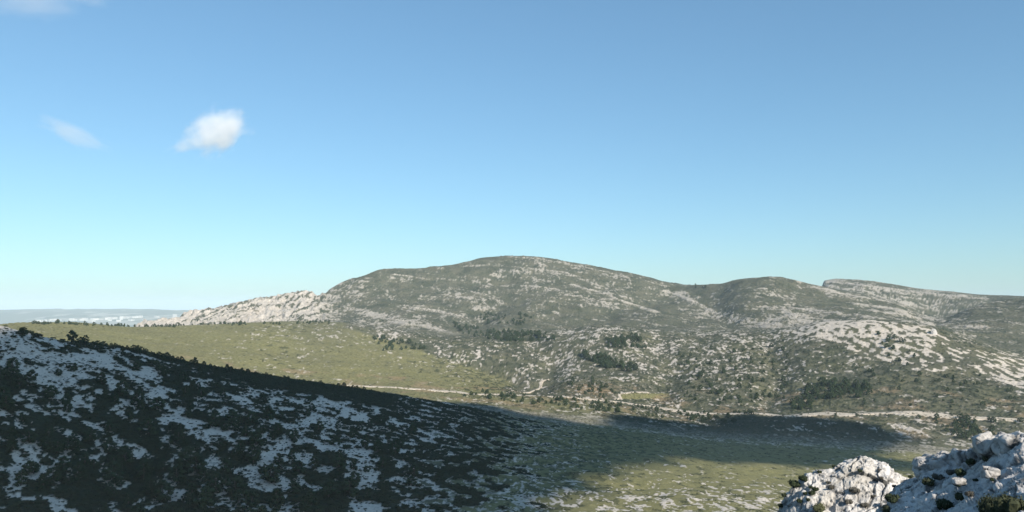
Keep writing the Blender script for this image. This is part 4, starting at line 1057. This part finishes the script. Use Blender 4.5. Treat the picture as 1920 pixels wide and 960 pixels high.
# ------------------------------------------------------------------ clouds
def cloud_volume(name, px, py, r, wid, hgt, dep, rot, dens, nscale, thr, seed, label):
    me = bpy.data.meshes.new(name)
    c = pt(px, py, r)
    th = np.linspace(0.02, math.pi - 0.02, 14); ph = np.linspace(0, 2 * math.pi, 25)
    T, Pp = np.meshgrid(th, ph, indexing='ij')
    V = np.stack([np.sin(T) * np.cos(Pp), np.sin(T) * np.sin(Pp), np.cos(T)], -1).reshape(-1, 3)
    me = new_mesh(name, V, grid_faces(14, 25))
    m = bpy.data.materials.new(name + '_vapour'); m.use_nodes = True
    t = m.node_tree; t.nodes.remove(t.nodes['Principled BSDF'])
    pv = nd(t, 'ShaderNodeVolumePrincipled')
    pv.inputs['Color'].default_value = (0.99, 0.99, 0.99, 1); pv.inputs['Anisotropy'].default_value = 0.0
    tc = nd(t, 'ShaderNodeTexCoord'); ln = nd(t, 'ShaderNodeVectorMath', operation='LENGTH')
    t.links.new(tc.outputs['Object'], ln.inputs[0])
    ns = nd(t, 'ShaderNodeTexNoise'); ns.inputs['Scale'].default_value = nscale; ns.inputs['Detail'].default_value = 7.0; ns.inputs['Roughness'].default_value = 0.66
    mp = nd(t, 'ShaderNodeVectorMath', operation='ADD'); mp.inputs[1].default_value = (seed * 3.7, seed * 1.3, 0)
    t.links.new(tc.outputs['Object'], mp.inputs[0]); t.links.new(mp.outputs[0], ns.inputs['Vector'])
    # density = noise - distance from the middle
    a1 = nd(t, 'ShaderNodeMath', operation='MULTIPLY_ADD'); a1.inputs[1].default_value = -0.62; t.links.new(ln.outputs['Value'], a1.inputs[0]); t.links.new(ns.outputs['Fac'], a1.inputs[2])
    mr = nd(t, 'ShaderNodeMapRange', interpolation_type='SMOOTHSTEP'); mr.inputs[1].default_value = thr; mr.inputs[2].default_value = thr + 0.40; mr.inputs[3].default_value = 0.0; mr.inputs[4].default_value = dens
    t.links.new(a1.outputs[0], mr.inputs[0]); t.links.new(mr.outputs[0], pv.inputs['Density'])
    t.links.new(pv.outputs[0], t.nodes['Material Output'].inputs['Volume'])
    o = link(name, me, m, loc=c)
    o.scale = (wid / 2, dep / 2, hgt / 2); o.rotation_euler = (0, R(rot), math.atan2(-c[0], c[1]))
    return tag(o, label, 'cloud')
KM = 5000.0 / F
cloud_volume('cloud', 410, 246, 5000, 160 * KM, 118 * KM, 110 * KM, -28, 0.016, 2.1, 0.05, 1, 'small bright white puffy cloud left of centre in the blue sky')
cloud_volume('cloud', 345, 274, 5000, 70 * KM, 34 * KM, 50 * KM, -20, 0.006, 1.8, -0.02, 2, 'tiny thin wisp just below the bright puffy cloud')
cloud_volume('cloud', 138, 252, 5000, 150 * KM, 50 * KM, 60 * KM, 22, 0.0045, 1.8, 0.0, 3, 'thin slanting grey wisp left of the bright puffy cloud')
cloud_volume('cloud', 55, 0, 5000, 190 * KM, 90 * KM, 90 * KM, 0, 0.0022, 1.4, -0.02, 4, 'faint pinkish cloud cut by the top left corner')
cloud_volume('cloud', 165, -4, 5000, 110 * KM, 34 * KM, 60 * KM, 0, 0.002, 1.4, -0.02, 5, 'faint thin wisp at the top edge beside the corner cloud')
# unseen cloud bank behind the viewpoint, outline shaped to shade valley and near hill
sh_far = [(880, 756), (1000, 781), (1130, 800), (1152, 780), (1200, 783), (1250, 791), (1335, 800), (1385, 777), (1500, 784), (1640, 800), (1690, 818), (1610, 850), (1700, 866), (1760, 880)]
sh_near = [(1600, 872), (1480, 868), (1300, 858), (1160, 872), (1080, 900), (1030, 940), (960, 985), (600, 985), (300, 985), (0, 985), (-150, 960)]
sh_crest = [(-150, 640), (-20, 645), (30, 640), (60, 632), (100, 634), (180, 646), (260, 659), (350, 681), (450, 699), (550, 715), (640, 727), (700, 735), (800, 753)]
aS = np.array([math.sin(R(SUN_AZ)), math.cos(R(SUN_AZ))]); pS = np.array([-aS[1], aS[0]]); eS, cS = math.sin(R(SUN_EL)), math.cos(R(SUN_EL))
def sun_uv(P): return P[0] * pS[0] + P[1] * pS[1], -eS * (P[0] * aS[0] + P[1] * aS[1]) + cS * (P[2] - CAMZ)
uv = [sun_uv(ground_at(x, y)) for x, y in sh_far + sh_near]
uv += [(u_, h_ + 9) for u_, h_ in (sun_uv(ground_at(x, y, 4, 6.05)) for x, y in sh_crest)]
UVN = np.array(uv)
DIST = 1500.0
rg = np.random.default_rng(12)
Vc = []; Fc = []; o_ = 0
lo, hi = UVN.min(0), UVN.max(0)
step = 9.0
for u0 in np.arange(lo[0], hi[0] + step, step):
    for h0 in np.arange(lo[1], hi[1] + step, step):
        u, h = u0 + rg.uniform(-4, 4), h0 + rg.uniform(-4, 4)
        if not inside(np.array([u]), np.array([h]), uv)[0]: continue
        rad = rg.uniform(9.0, 14.0); dd = DIST + rg.uniform(-70, 70)
        c = np.array([u * pS[0] - h * eS * aS[0] + dd * cS * aS[0], u * pS[1] - h * eS * aS[1] + dd * cS * aS[1], CAMZ + h * cS + dd * eS])
        V_, F_ = blob_core(c, rad, rg, 9, 6)
        Vc.append(V_); Fc.append(F_ + o_); o_ += len(V_)
me = new_mesh('cloud_bank', np.concatenate(Vc), np.concatenate(Fc))
m = bpy.data.materials.new('cloud_bank_vapour'); m.use_nodes = True
t = m.node_tree; bb = t.nodes['Principled BSDF']
bb.inputs['Base Color'].default_value = (0.9, 0.9, 0.9, 1); bb.inputs['Roughness'].default_value = 1.0; bb.inputs['Specular IOR Level'].default_value = 0.0
tag(link('cloud', me, m), 'unseen white cloud bank behind the viewpoint, shaped to shade the valley', 'cloud')
